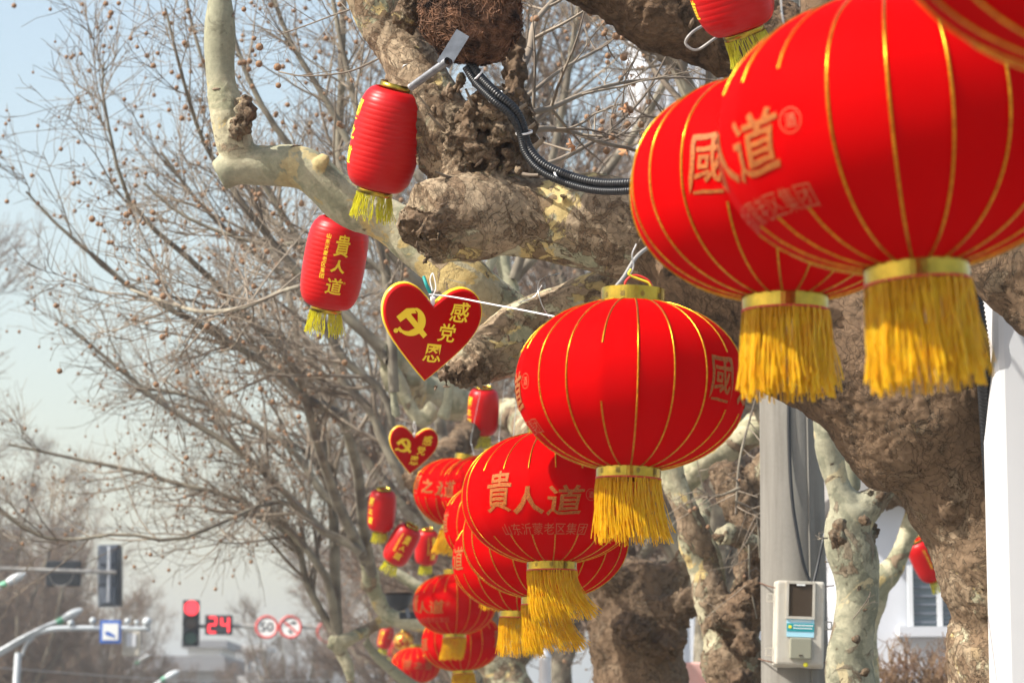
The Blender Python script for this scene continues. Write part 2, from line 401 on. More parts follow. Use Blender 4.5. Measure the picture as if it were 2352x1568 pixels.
def building(label, x0, x1, ytop, d, depth, wallm, roofm=None, rows=2, cols=4, ybot=None, win=True, roof_h=.8):
    a = P(x0, ytop, d); b = P(x1, ytop, d); W = b.x - a.x; H = a.z
    r = thing('building', label, 'building', ((a.x + b.x) / 2, a.y + depth / 2, 0))
    put('wall', box_mesh('wall', (0, 0, H / 2), (W, depth, H), wallm), r)
    if roofm: put('roof', box_mesh('roof', (0, 0, H + roof_h / 2), (W + 1, depth + 1, roof_h), roofm), r)
    if win:
        ww = W / cols * .5; hh = min(1.5, H / rows * .5)
        wf = box_mesh('window', (0, 0, 0), (ww, .12, hh), M['frame']); wp = box_mesh('pane', (0, -.07, 0), (ww * .86, .05, hh * .86), M['glass'])
        for i in range(rows):
            for j in range(cols):
                o = put('window', wf, r, loc=(-W / 2 + (j + .5) * W / cols, -depth / 2 - .03, H - (i + .55) * H / rows)); put('pane', wp, o)
    return r
building('far pale block at the end of the street with flat white top', 432, 508, 1487, 230, 12, M['bldg'], M['roof'], 4, 4, roof_h=.6)
building('low far building with dark grey roof beside the pale block', 330, 500, 1540, 190, 14, M['bldg2'], M['roof'], 3, 8, roof_h=1.0)
building('far cream building showing above the hazy trees', 525, 600, 1492, 330, 14, M['bldg'], M['bldg'], 4, 4, roof_h=.6)
# white ribbed tower behind the upper branches
a = P(1476, 400, 120); b = P(2100, 400, 120)
tw = thing('tower_block', 'tall white building with vertical ribs behind the top right twigs', 'building', ((a.x + b.x) / 2, a.y + 8, 0))
W = b.x - a.x
put('wall', box_mesh('wall', (0, 0, 22), (W, 16, 44), M['facade']), tw)
rb = box_mesh('rib', (0, 0, 22), (.14, .3, 44), M['facade'])
for i in range(27): put('rib', rb, tw, loc=(-W / 2 + .2 + i * (W - .4) / 26, -8.14, 0))
# white house on the right with barred window
a = P(1960, 1150, 26); b = P(2560, 1150, 26)
hs = thing('white_house', 'white rendered house wall with a barred window behind the right tree', 'house', ((a.x + b.x) / 2, a.y + 3, 0))
W = b.x - a.x; H = a.z
put('wall', box_mesh('wall', (0, 0, H / 2), (W, 6, H), M['white_wall']), hs)
put('roof', box_mesh('roof', (0, 0, H + .1), (W + .5, 6.6, .2), M['bldg2']), hs)
wx0 = P(2078, 1300, 26); wx1 = P(2250, 1440, 26)
wn = put('window', box_mesh('window', (0, 0, 0), (wx1.x - wx0.x, .08, wx0.z - wx1.z), M['glass']), hs, loc=((wx0.x + wx1.x) / 2 - hs.location.x, -3.02, (wx0.z + wx1.z) / 2))
ww = wx1.x - wx0.x; wh = wx0.z - wx1.z
brm = box_mesh('window_bar', (0, 0, 0), (.045, .05, wh), M['frame'])
for i in range(4): put('window_bar', brm, wn, loc=(-ww / 2 + .02 + i * (ww - .04) / 3 + (.05 if i in (1,) else 0), -.07, 0))
sl2 = box_mesh('louvre', (0, 0, 0), (ww, .03, .02), M['sigback'])
for i in range(7): put('louvre', sl2, wn, loc=(0, -.05, -wh / 2 + (i + .5) * wh / 7))
put('window_sill', box_mesh('window_sill', (0, 0, 0), (ww + .2, .22, .09), M['white_wall']), hs, loc=(wn.location.x, -3.1, wn.location.z - wh / 2 - .05))

# ------------------------------------------------------------------ limbs as one organic skin
def limb_pts(spine, d0=None):
    return [(*P(x, y, d), r * d / FD) for (x, y, d, r) in spine]
def organic(name, spines, vox, base, m, amp=.012, seed=0, lumps=(), flake=.006, cellsz=.045, wig=.03):
    """spines: list of (list of (x, y, dist, r), rough, rot); returns one skin mesh with bark relief, in coordinates about base"""
    parts = []; SP = []
    for sp, rough, rot in spines:
        q = limb_pts(sp); n = max(8, 7 * len(q)); s = smooth_line(q, n)
        rr = np.linspace(rough[0], rough[1], n) if isinstance(rough, tuple) else np.full(n, rough)
        ro = np.linspace(rot[0], rot[1], n) if isinstance(rot, tuple) else np.full(n, rot)
        if wig:
            for i in range(n):
                v = noise.noise_vector(Vector(s[i, :3]) * 4 + Vector((seed, 0, 0))); s[i, :3] += np.array(v) * wig * min(1, s[i, 3] * 12)
                s[i, 3] *= 1 + .16 * noise.noise(Vector(s[i, :3]) * 6 + Vector((0, seed, 0)))
        V, F = tubes(s[None, :, :3], s[None, :, 3], 20); k = 20
        # end caps as fans of quads collapsed on a centre vertex
        c0, c1 = len(V), len(V) + 1; V = np.vstack([V, s[0, :3], s[-1, :3]])
        cap = [(c0, (a + 1) % k, a, a) for a in range(k)] + [(c1, (n - 1) * k + a, (n - 1) * k + (a + 1) % k, (n - 1) * k + (a + 1) % k) for a in range(k)]
        parts.append((V, F, [c[:3] for c in cap])); SP.append(np.column_stack([s, rr, ro]))
    for (x, y, d, r, rough, rot) in lumps:
        p = P(x, y, d); rw = r * d / FD; b = bmesh.new(); bmesh.ops.create_icosphere(b, subdivisions=3, radius=rw)
        for v in b.verts:
            v.co *= 1 + .35 * noise.noise(v.co * (2.2 / rw) * .5 + Vector((x, y, 0))); v.co += p
        parts.append((np.array([v.co[:] for v in b.verts]), None, [tuple(v.index for v in f.verts) for f in b.faces])); b.free()
        SP.append(np.array([[p.x, p.y, p.z, rw, rough, rot]]))
    Vs, Fs, o = [], [], 0
    for V, F, tri in parts:
        Vs.append(V)
        if F is not None: Fs += [tuple(x + o for x in f) for f in F]
        Fs += [tuple(x + o for x in f) for f in tri]; o += len(V)
    me = bpy.data.meshes.new('raw'); me.from_pydata(np.concatenate(Vs).tolist(), [], Fs)
    ob = bpy.data.objects.new('raw', me); COL.objects.link(ob)
    md = ob.modifiers.new('r', 'REMESH'); md.mode = 'VOXEL'; md.voxel_size = vox; md.use_smooth_shade = True
    m2 = ob.modifiers.new('s', 'SMOOTH'); m2.iterations = 6; m2.factor = .5
    out = bpy.data.meshes.new_from_object(ob.evaluated_get(bpy.context.evaluated_depsgraph_get()))
    bpy.data.objects.remove(ob); bpy.data.meshes.remove(me)
    n = len(out.vertices); co = np.empty(n * 3, np.float32); out.vertices.foreach_get('co', co); co = co.reshape(-1, 3)
    no = np.empty(n * 3, np.float32); out.vertices.foreach_get('normal', no); no = no.reshape(-1, 3)
    S = np.concatenate(SP); rough = np.empty(n, np.float32); rot = np.empty(n, np.float32)
    for i in range(0, n, 20000):
        d = np.linalg.norm(co[i:i + 20000, None, :] - S[None, :, :3], axis=2) - S[None, :, 3]
        wgt = np.exp(-np.clip(d - d.min(1, keepdims=True), 0, 1) * 60); wgt /= wgt.sum(1, keepdims=True)
        rough[i:i + 20000] = wgt @ S[:, 4]; rot[i:i + 20000] = wgt @ S[:, 5]
    crack = np.zeros(n, np.float32); plate = np.zeros(n, np.float32); dsp = np.zeros(n)
    sv = Vector((seed * 3.7, seed * 1.3, 0)); cs = 1 / cellsz
    for i in range(n):
        p = Vector(co[i].tolist()) + sv; ro_, rt = float(rough[i]), float(rot[i])
        h = noise.noise(p * 4) * amp * 1.1 + noise.noise(p * 12) * amp * .28 * (.3 + ro_)
        if ro_ > .15:
            wv = noise.noise_vector(p * 9) * .07
            dist, pts = noise.voronoi((p + wv) * cs)
            e = dist[1] - dist[0]; cr = max(0., 1 - e / .10); crack[i] = cr
            pl = noise.cell(pts[0] * 7.3 + Vector((.5, .5, .5))); pl = abs(pl) % 1.0; plate[i] = pl
            h += ((pl - .5) * flake * .9 - cr * flake * .5) * ro_
            h += (noise.noise(p * 45)) * flake * .4 * ro_
        if rt > .05:
            h += rt * (noise.turbulence(p * 20, 4, True) - .6) * amp * 2.8 + rt * noise.noise(p * 60) * amp * .9
        dsp[i] = h
    co = co + no * dsp[:, None] - np.array(base, np.float32)[None]
    out.vertices.foreach_set('co', co.astype(np.float32).ravel())
    for nm, a in (('rough', rough), ('rot', rot), ('crack', crack), ('plate', plate)):
        at = out.attributes.new(nm, 'FLOAT', 'POINT'); at.data.foreach_set('value', a.astype(np.float32))
    out.name = name; out.polygons.foreach_set('use_smooth', np.ones(len(out.polygons), bool)); out.update()
    out.materials.clear(); out.materials.append(m)
    print(name, n, 'verts', round(time.time() - T0, 1), 's')
    return out

# ------------------------------------------------------------------ twigs
def grow(PT, RD, nch, length, ang, up=.25, npt=7, rf=.6, rmin=.002, t0=.15, wob=.12, taper=.25):
    m, n, _ = PT.shape; idx = np.repeat(np.arange(m), nch); q = len(idx)
    t = t0 + (1 - t0) * RS.rand(q); f = t * (n - 1.001); i = f.astype(int); fr = (f - i)[:, None]
    base = PT[idx, i] * (1 - fr) + PT[idx, i + 1] * fr
    T = PT[idx, i + 1] - PT[idx, i]; T /= np.linalg.norm(T, axis=1, keepdims=True) + 1e-9
    r0 = RD[idx, i] * (1 - fr[:, 0]) + RD[idx, i + 1] * fr[:, 0]
    v = RS.randn(q, 3); v -= (v * T).sum(1, keepdims=True) * T; v /= np.linalg.norm(v, axis=1, keepdims=True) + 1e-9
    an = np.radians(ang[0] + (ang[1] - ang[0]) * RS.rand(q))[:, None]
    D = np.cos(an) * T + np.sin(an) * v
    Ln = (length[0] + (length[1] - length[0]) * RS.rand(q)) * (1.15 - .6 * t); st = Ln / (npt - 1)
    C = np.empty((q, npt, 3)); C[:, 0] = base
    for k in range(1, npt):
        D = D + np.array([0, 0, up / (npt - 1)]) + RS.randn(q, 3) * wob; D /= np.linalg.norm(D, axis=1, keepdims=True)
        C[:, k] = C[:, k - 1] + D * st[:, None]
    rs = np.maximum(r0 * rf, rmin)
    RR = rs[:, None] * np.linspace(1, taper, npt)[None]; RR = np.maximum(RR, rmin * .6)
    return C, RR
def ico(sub):
    b = bmesh.new(); bmesh.ops.create_icosphere(b, subdivisions=sub, radius=1)
    V = np.array([v.co[:] for v in b.verts]); F = np.array([[v.index for v in f.verts] for f in b.faces]); b.free(); return V, F
ICO1, ICO2 = ico(1), ico(2)
def balls_mesh(name, C, r, geo_=ICO1):
    V0, F0 = geo_; n = len(C); rr = r * (.55 + .6 * RS.rand(n))
    V = (C[:, None, :] + V0[None] * rr[:, None, None]).reshape(-1, 3)
    F = (F0[None] + (np.arange(n) * len(V0))[:, None, None]).reshape(-1, 3)
    return mesh_np(name, V, F, True, M['ball'])
def crown(root, base, limbs, spec, ball_frac, ball_r, nsingle=0, tm=None, bg_=ICO1, limb_sides=7, limbm=None, hang=.05):
    """limbs: list of rows (x,y,z,r). spec: list of grow() keyword dicts; every limb is a part, the twigs one mass"""
    base = np.array(base)
    PTs = []; RDs = []
    for lb in limbs:
        s = smooth_line(lb, 16); PTs.append(s[:, :3] - base); RDs.append(s[:, 3])
        V, F = tubes(PTs[-1][None], RDs[-1][None], limb_sides)
        put('limb', mesh_np('limb', V, F, True, limbm or M['limb']), root)
    A, Rr = np.array(PTs), np.array(RDs); lvl = []; tips = []
    for k, s in enumerate(spec):
        A, Rr = grow(A, Rr, **s); lvl.append(tubes(A, Rr, 4 if k == 0 else 3)); tips.append(A)
    V, F = merge(lvl)
    put('twigs', mesh_np('twigs', V, F, True, tm or M['twig']), root, kind='stuff')
    tip = np.concatenate([t[:, -1] for t in tips[-2:]] + [t[:, 3] for t in tips[-1:]])
    sel = tip[RS.rand(len(tip)) < ball_frac] + np.array([0, 0, -hang])
    if len(sel):
        top = sel + np.array([0, 0, hang]); V, F = tubes(np.stack([top, sel + np.array([.004, 0, hang * .4]), sel], 1), np.full((len(sel), 3), ball_r * .09), 3)
        put('ball_stalks', mesh_np('ball_stalks', V, F, True, tm or M['twig']), root, kind='stuff')
        nn = min(nsingle, len(sel))
        if nn:
            d = np.linalg.norm(sel + base - np.array(EYE), axis=1); sel = sel[np.argsort(d)]
            bmsh = mesh_np('seed_ball', ICO2[0] * ball_r, ICO2[1], True, M['ball'])
            for p in sel[:nn]:
                o = put('seed_ball', bmsh, root, loc=tuple(p)); q_ = .68 + .42 * RS.rand(); o.scale = (q_, q_, q_)
            sel = sel[nn:]
        if len(sel): put('seed_balls', balls_mesh('seed_balls', sel, ball_r, bg_), root, kind='stuff')

# ------------------------------------------------------------------ near tree
B1 = street(2.45, 9.0); B1 = P(2420, 784, 8.75); B1.z = .1
nt1 = thing('plane_tree', 'massive old plane tree with flaking tan bark whose heavy limbs reach over the lanterns', 'tree', B1)
gb = [(2420, 2330, 8.75, 250)]
near_spines = [
    ([(2440, 2400, 8.8, 270), (2425, 2050, 8.8, 215), (2400, 1700, 8.8, 200), (2385, 1500, 8.8, 195), (2350, 1330, 8.8, 190), (2270, 1130, 8.8, 205), (2160, 950, 8.8, 215), (2010, 830, 8.8, 190), (1850, 745, 8.8, 165), (1700, 660, 8.8, 140), (1580, 590, 8.85, 128)], (.62, 1.15), .2),
    ([(1620, 610, 8.85, 130), (1480, 545, 8.9, 118), (1320, 508, 8.9, 104), (1180, 488, 8.9, 96), (1060, 492, 8.85, 98), (985, 510, 8.8, 96)], (.74, .70), (0, .12)),
    ([(985, 500, 8.75, 70), (965, 545, 8.72, 62)], .9, .55),
    # lower stub limb
    ([(1620, 650, 9.1, 105), (1480, 690, 9.2, 100), (1330, 730, 9.25, 88), (1210, 780, 9.25, 82), (1120, 830, 9.2, 66), (1060, 862, 9.15, 42)], (.72, .62), (0, .1)),
    ([(1130, 840, 9.15, 45), (1050, 868, 9.1, 34)], .9, .9),
    # pale smooth limb
    ([(1260, 790, 9.55, 75), (1150, 740, 9.55, 72), (1050, 640, 9.5, 66), (960, 560, 9.5, 58), (890, 505, 9.5, 50), (800, 462, 9.5, 50), (700, 395, 9.5, 48), (610, 382, 9.5, 46), (548, 385, 9.5, 44), (505, 408, 9.5, 36)], (.55, .1), 0.),
    ([(560, 375, 9.5, 42), (530, 310, 9.5, 38), (512, 240, 9.5, 38), (505, 190, 9.5, 34)], (.45, .35), (0, .1)),
    ([(505, 200, 9.5, 34), (503, 120, 9.5, 33), (508, 20, 9.5, 32), (512, -120, 9.5, 31)], .06, 0.),
    ([(540, 300, 9.45, 18), (560, 270, 9.4, 22), (556, 225, 9.42, 20)], .8, .8),
    # upper trunk limb to the top left
    ([(1120, 480, 9.0, 90), (1070, 380, 9.0, 98), (1015, 270, 9.0, 78), (955, 160, 9.05, 68), (897, 60, 9.1, 66), (845, -60, 9.1, 62), (800, -200, 9.1, 60)], (.8, .68), (.3, 0)),
    ([(1180, 460, 9.1, 60), (1180, 370, 9.1, 46), (1185, 280, 9.1, 40), (1180, 190, 9.15, 30), (1170, 80, 9.2, 24)], .9, .75),
    ([(930, 60, 8.95, 30), (945, 20, 8.9, 34), (950, -30, 8.9, 30)], .8, .8),
    # top right limb, brown and scaly
    ([(1290, -110, 9.0, 90), (1400, -50, 9.0, 98), (1520, 10, 9.0, 105), (1650, 60, 9.0, 112), (1820, 130, 9.0, 125), (2050, 300, 9.0, 150), (2250, 560, 9.0, 170), (2330, 900, 8.9, 180)], 1.0, .35),
]
near_lumps = [(1130, 300, 8.97, 72, .8, 1.), (1085, 345, 8.94, 64, .8, 1.), (1160, 250, 9.0, 44, .8, 1.), (1190, 390, 8.98, 40, .8, 1.), (1175, 330, 8.95, 44, .8, .9), (1060, 400, 8.9, 46, .9, .9), (1150, 380, 8.93, 46, .8, .9), (1120, 240, 8.97, 38, .8, .9), (1000, 550, 8.78, 40, .9, 1.), (1045, 470, 8.76, 16, .8, .8),
              (1296, 452, 8.75, 16, .7, .9), (1115, 432, 8.77, 14, .8, .8), (1050, 860, 9.12, 30, .9, 1.), (1020, 860, 9.1, 16, .9, 1.), (740, 372, 9.42, 18, .3, .2), (2120, 930, 8.52, 18, .95, .3), (2190, 1150, 8.66, 60, 1., .9), (2130, 1010, 8.66, 40, 1., .8), (1790, 880, 8.75, 30, .9, .5)]
_r = random.Random(31)
for _i in range(150):
    _x, _y = _r.gauss(1105, 62), _r.gauss(305, 62)
    if 960 < _x < 1215 and 170 < _y < 430: near_lumps.append((_x, _y, 8.80 + .05 * _r.random(), _r.uniform(5, 15), .8, _r.choice((1., .9, .5, .2))))
for _i in range(26): near_lumps.append((_r.gauss(1045, 25), _r.gauss(862, 14), 9.06, _r.uniform(4, 9), .8, 1.))
for _i in range(24): near_lumps.append((_r.gauss(975, 18), _r.gauss(555, 26), 8.66, _r.uniform(4, 9), .8, 1.))
trunk_me = organic('trunk', near_spines, .0075, B1, M['bark'], amp=.013, seed=1, lumps=near_lumps, flake=.0042, cellsz=.036)
put('trunk', trunk_me, nt1)
# loose bark curls and plates peeling off: small bent sheets
def bark_chip(s, seed):
    rnd = random.Random(seed); bm = bmesh.new(); n = 9; vs = []
    c = bm.verts.new((0, 0, .25 * s))
    for i in range(n):
        a = 2 * math.pi * i / n; r = s * (.6 + .5 * rnd.random()) * (1 + .35 * math.cos(2 * a))
        vs.append(bm.verts.new((r * math.cos(a), r * .7 * math.sin(a), -.35 * abs(math.cos(a)) * s * rnd.random())))
    for i in range(n): bm.faces.new((c, vs[i], vs[(i + 1) % n]))
    r = bmesh.ops.extrude_face_region(bm, geom=bm.faces[:]); bmesh.ops.translate(bm, vec=(0, 0, -.12 * s), verts=[g for g in r['geom'] if isinstance(g, bmesh.types.BMVert)])
    return from_bm(bm, 'bark_flake', M['flake'], True)
M['flake'] = twigmat('loose_bark', (.12, .085, .058), (.30, .22, .15), 40)
chips = [bark_chip(1, s) for s in range(5)]
nv = len(trunk_me.vertices); rnd = random.Random(5); placed = 0
def dz(p):                                                       # back to view coordinates
    q = p - EYE; d = q.dot(FWD); return 1176 + q.x / d * FD, 784 - q.dot(UP) / d * FD
while placed < 120:
    v = trunk_me.vertices[rnd.randrange(nv)]; p = v.co + B1; x, y = dz(p)
    if not (480 < x < 1700 and 0 < y < 950): continue
    ro_ = trunk_me.attributes['rough'].data[v.index].value; rt = trunk_me.attributes['rot'].data[v.index].value
    if rnd.random() > (.15 * ro_ + .95 * rt): continue
    s = .005 + .009 * rnd.random() * (1 + rt)
    q = v.normal.to_track_quat('Z', 'Y').to_matrix() @ Matrix.Rotation(rnd.random() * 6.3, 3, 'Z') @ Matrix.Rotation(rnd.uniform(-.5, .5), 3, 'X')
    o = put('bark_flake', chips[rnd.randrange(5)], nt1, loc=v.co + v.normal * .002, rot=q.to_euler()); o.scale = (s * 1.3, s, s); placed += 1
for k_, (x0, y0, x1, y1, r0) in enumerate(((1020, 300, 985, 262, 4), (1060, 410, 1000, 395, 4), (1200, 345, 1250, 318, 8), (1150, 260, 1212, 238, 6), (1185, 300, 1232, 282, 6), (1000, 270, 965, 225, 3), (1110, 235, 1170, 205, 5), (1170, 390, 1238, 402, 5), (1085, 250, 1070, 205, 4))):
    q = [P(x0, y0, 8.85) - B1, P((x0 + x1) / 2 + 4, (y0 + y1) / 2 + 5, 8.78) - B1, P(x1, y1, 8.74) - B1]
    put('broken_stub', tube_mesh('broken_stub', q, [r0 * .0014, r0 * .0012, r0 * .0009], M['twig'], 12, 7), nt1)
# fine in-focus twigs right of the conduit
tw_l = [[(1195, 260, 9.3, 9), (1260, 250, 9.5, 7), (1340, 215, 9.7, 5), (1430, 190, 9.9, 4), (1560, 178, 10, 3), (1680, 190, 10, 2)],
        [(1190, 340, 9.3, 12), (1225, 300, 9.4, 9), (1300, 300, 9.6, 6), (1390, 330, 9.8, 5), (1470, 350, 9.9, 4), (1540, 420, 9.9, 3)],
        [(1175, 200, 9.3, 12), (1215, 120, 9.5, 9), (1230, 50, 9.6, 7), (1290, -20, 9.8, 6), (1330, -90, 9.8, 5)],
        [(1200, 230, 9.4, 6), (1290, 160, 9.6, 4), (1380, 110, 9.9, 3.5), (1440, 60, 10, 3), (1500, 20, 10, 2)],
        [(1660, 300, 10.4, 5), (1580, 260, 10.3, 4), (1500, 270, 10.2, 3), (1430, 240, 10.2, 2.5), (1370, 260, 10.2, 2)],
        [(1220, 390, 9.5, 9), (1300, 360, 9.8, 6), (1400, 300, 10, 4), (1480, 220, 10.1, 3), (1530, 130, 10.1, 2)],
        [(640, 165, 10.5, 1.8), (700, 175, 10.4, 2), (800, 165, 10.3, 2.4), (880, 130, 10.2, 2.6), (960, 100, 10, 3)],
        [(870, 1, 10.2, 2), (780, 30, 10.2, 2), (700, 60, 10.2, 1.6), (640, 80, 10.2, 1.2)]]
crown(nt1, B1, [limb_pts(l) for l in tw_l], [dict(nch=9, length=(.15, .5), ang=(30, 75), up=.25, rf=.6, rmin=.0014, npt=7), dict(nch=4, length=(.05, .18), ang=(30, 70), up=.2, rf=.6, rmin=.0011, npt=6)],
      .06, .0135, nsingle=60, bg_=ICO2, limbm=M['twig'])
# three dry curled leaves caught in the twigs
def leaf_mesh():
    bm = bmesh.new(); n = 15; c = bm.verts.new((0, 0, 0)); vs = []
    for i in range(n):
        a = 2 * math.pi * i / n; r = .024 * (1 if i % 3 else .55); x, y = r * math.cos(a), r * math.sin(a)
        vs.append(bm.verts.new((x, y, -36 * x * x + 15 * y * y + random.uniform(-.004, .004))))
    for i in range(n): bm.faces.new((c, vs[i], vs[(i + 1) % n]))
    r = bmesh.ops.extrude_face_region(bm, geom=bm.faces[:]); bmesh.ops.translate(bm, vec=(0, 0, .0008), verts=[g for g in r['geom'] if isinstance(g, bmesh.types.BMVert)])
    return from_bm(bm, 'dry_leaf', M['leaf'], True)
lf = leaf_mesh()
for (x, y, d, rx, rz) in ((1440, 250, 9.8, 1.2, .4), (1315, 332, 9.7, .9, 1.4), (1437, 345, 10.1, 1.7, 2.2)):
    put('dry_leaf', lf, nt1, loc=P(x, y, d) - B1, rot=(rx, .3, rz))

# ------------------------------------------------------------------ second near tree on the right
B2 = P(2800, 784, 7.6); B2.z = .1
nt2 = thing('plane_tree', 'plane tree at the right edge, its slanting brown limb crossing above the white post', 'tree', B2)
put('trunk', organic('trunk', [([(2850, 2300, 7.6, 210), (2830, 1900, 7.6, 170), (2800, 1400, 7.6, 160), (2720, 1050, 7.6, 150), (2560, 790, 7.6, 140), (2400, 640, 7.7, 135), (2230, 490, 7.8, 125), (2080, 360, 7.9, 115), (1960, 200, 8.0, 105), (1920, -60, 8.0, 95), (1930, -300, 8.0, 85)], .95, .1)],
    .014, B2, M['bark'], amp=.014, seed=4, flake=.008, cellsz=.06), nt2)

# ------------------------------------------------------------------ trees down the row
B3 = P(1490, 784, 17); B3.z = .1
nt3 = thing('plane_tree', 'stout pollarded plane tree with a broad pale trunk behind the gold tassels', 'tree', B3)
s3 = [([(1490, 2250, 17, 150), (1485, 1900, 17, 118), (1478, 1650, 17, 108), (1470, 1480, 17, 104), (1478, 1370, 17, 92), (1500, 1290, 17, 62)], .9, .3),
      ([(1530, 1360, 17, 40), (1580, 1270, 17, 26), (1610, 1190, 17, 22), (1600, 1100, 17, 18)], .6, .2), ([(1540, 1420, 16.8, 50), (1590, 1380, 16.7, 34), (1620, 1370, 16.6, 22)], .8, .7),
      ([(1440, 1500, 17, 80), (1400, 1390, 17, 62), (1390, 1310, 17, 50)], .9, .4),
      ([(1460, 1420, 17.0, 60), (1330, 1180, 17.8, 50), (1240, 1010, 19.2, 42), (1160, 950, 20.6, 36), (1080, 935, 20.8, 34), (1000, 915, 20.6, 44), (935, 880, 20.4, 48), (895, 820, 20.2, 30), (868, 790, 20, 16)], (.7, .35), .12),
      ([(1000, 930, 20, 22), (960, 960, 20, 18), (905, 850, 20, 15)], .3, .1),
      ([(1100, 960, 20.4, 22), (1030, 1050, 19, 38), (965, 1095, 18.6, 46), (940, 1120, 18.6, 30)], .8, .5),
      ([(950, 1110, 18.6, 20), (985, 1180, 18.8, 17), (1040, 1240, 19, 16), (1100, 1300, 19, 18)], .3, 0.),
      ([(910, 960, 16, 14), (905, 900, 16, 13), (900, 700, 16, 12), (885, 560, 16, 10)], .1, 0.),
      ([(1010, 960, 16.1, 20), (1030, 900, 16.1, 18), (1060, 760, 16.2, 17), (1150, 560, 16.4, 14)], .2, 0.),
      ([(1330, 1200, 16.6, 30), (1180, 700, 17, 22), (1150, 560, 17.2, 20), (1130, 400, 17.5, 18)], .2, 0.)]
put('trunk', organic('trunk', s3, .02, B3, M['bark_far'], amp=.022, seed=9, flake=.010, cellsz=.09, lumps=[(1430, 1330, 16.9, 40, .9, .7), (1540, 1340, 17, 40, .9, .6), (1450, 1450, 16.6, 45, .9, .8), (1540, 1480, 16.7, 40, .9, .7), (940, 870, 20.3, 30, .5, .3)]), nt3)
c3 = [[(905, 900, 16, 13), (895, 700, 16, 12), (870, 520, 16, 10), (830, 300, 16, 8), (780, 80, 16, 6), (740, -150, 16, 4)],
      [(895, 830, 16, 12), (800, 720, 16.5, 9), (720, 600, 17, 8), (610, 430, 17, 6.5), (520, 280, 17, 5), (450, 90, 17, 4), (410, -90, 17, 3)],
      [(880, 800, 16, 14), (700, 640, 16, 10), (560, 470, 16, 7), (470, 330, 16, 5), (420, 180, 15.5, 4), (380, 20, 15.5, 3)],
      [(1060, 760, 16, 15), (880, 560, 16, 11), (720, 400, 16, 9), (600, 240, 16, 7), (530, 60, 16, 5), (500, -120, 16, 3)],
      [(960, 700, 17, 12), (860, 450, 17, 10), (760, 250, 17, 8), (660, 80, 17, 6), (600, -100, 17, 4)],
      [(1060, 700, 17, 13), (960, 400, 17, 11), (790, 420, 17.5, 9), (785, 200, 17.5, 9), (790, -30, 17.5, 8), (800, -250, 17.5, 6)],
      [(1150, 560, 16.4, 14), (1200, 300, 17, 12), (1185, 100, 17, 11), (1200, -100, 17, 9)],
      [(1180, 640, 17, 12), (1260, 400, 17, 10), (1300, 200, 17, 8), (1330, 0, 17, 6), (1350, -150, 17, 4)],
      [(1180, 640, 18, 14), (1350, 450, 18, 11), (1500, 240, 18, 9), (1600, 20, 18, 7), (1660, -150, 18, 5)],
      [(1700, 420, 14, 24), (1610, 260, 14, 21), (1560, 160, 14, 19), (1520, 20, 14, 16), (1500, -150, 14, 12)],
      [(1060, 800, 16.5, 10), (900, 640, 16.5, 8), (760, 560, 16.5, 7), (600, 560, 16.5, 5), (430, 500, 16.5, 4), (330, 420, 16.5, 3)]]
crown(nt3, B3, [limb_pts(l) for l in c3], [dict(nch=13, length=(.3, 1.0), ang=(18, 50), up=.35, rf=.45, rmin=.0032, npt=8, wob=.10), dict(nch=7, length=(.15, .5), ang=(25, 65), up=.3, rf=.6, rmin=.0026, npt=6, wob=.13), dict(nch=3, length=(.08, .28), ang=(25, 65), up=.2, rf=.6, rmin=.0022, npt=4)],
      .095, .0155, nsingle=230, bg_=ICO1)
print('tree 3', round(time.time() - T0, 1))

B4 = P(1176, 784, 25); B4.z = .1
nt4 = thing('plane_tree', 'plane tree behind the far lanterns, long dark limbs fanning left over the street', 'tree', B4)
s4 = [([(1190, 2150, 25, 90), (1185, 1900, 25, 72), (1180, 1700, 25, 64), (1160, 1560, 25, 56), (1100, 1480, 25, 40), (1020, 1440, 25, 26), (960, 1432, 25, 22), (907, 1420, 25, 21), (868, 1380, 25, 20), (856, 1334, 24.8, 18), (835, 1270, 24.6, 16)], (.8, .3), .1),
      ([(1100, 1500, 25.2, 30), (1000, 1440, 25.4, 20), (900, 1425, 25.4, 18), (850, 1440, 25.4, 17), (805, 1466, 25.2, 18), (772, 1472, 25.2, 22)], .5, .2),
      ([(775, 1480, 25.2, 18), (800, 1540, 25.2, 14), (812, 1620, 25.2, 12)], .4, .1),
      ([(1160, 1560, 25, 34), (1080, 1400, 25, 20), (1010, 1370, 25, 14), (960, 1345, 25, 12), (900, 1310, 25, 10)], .3, 0.),
      ([(1100, 1640, 25.4, 30), (960, 1580, 25.4, 16), (880, 1520, 25.4, 13), (840, 1470, 25.4, 10)], .1, 0.)]
put('trunk', organic('trunk', s4, .022, B4, M['bark_far'], amp=.02, seed=12, flake=.01, cellsz=.1, lumps=[(772, 1475, 25.2, 24, .7, .4), (845, 1340, 24.8, 14, .7, .1), (1180, 1500, 25, 40, .8, .4)]), nt4)
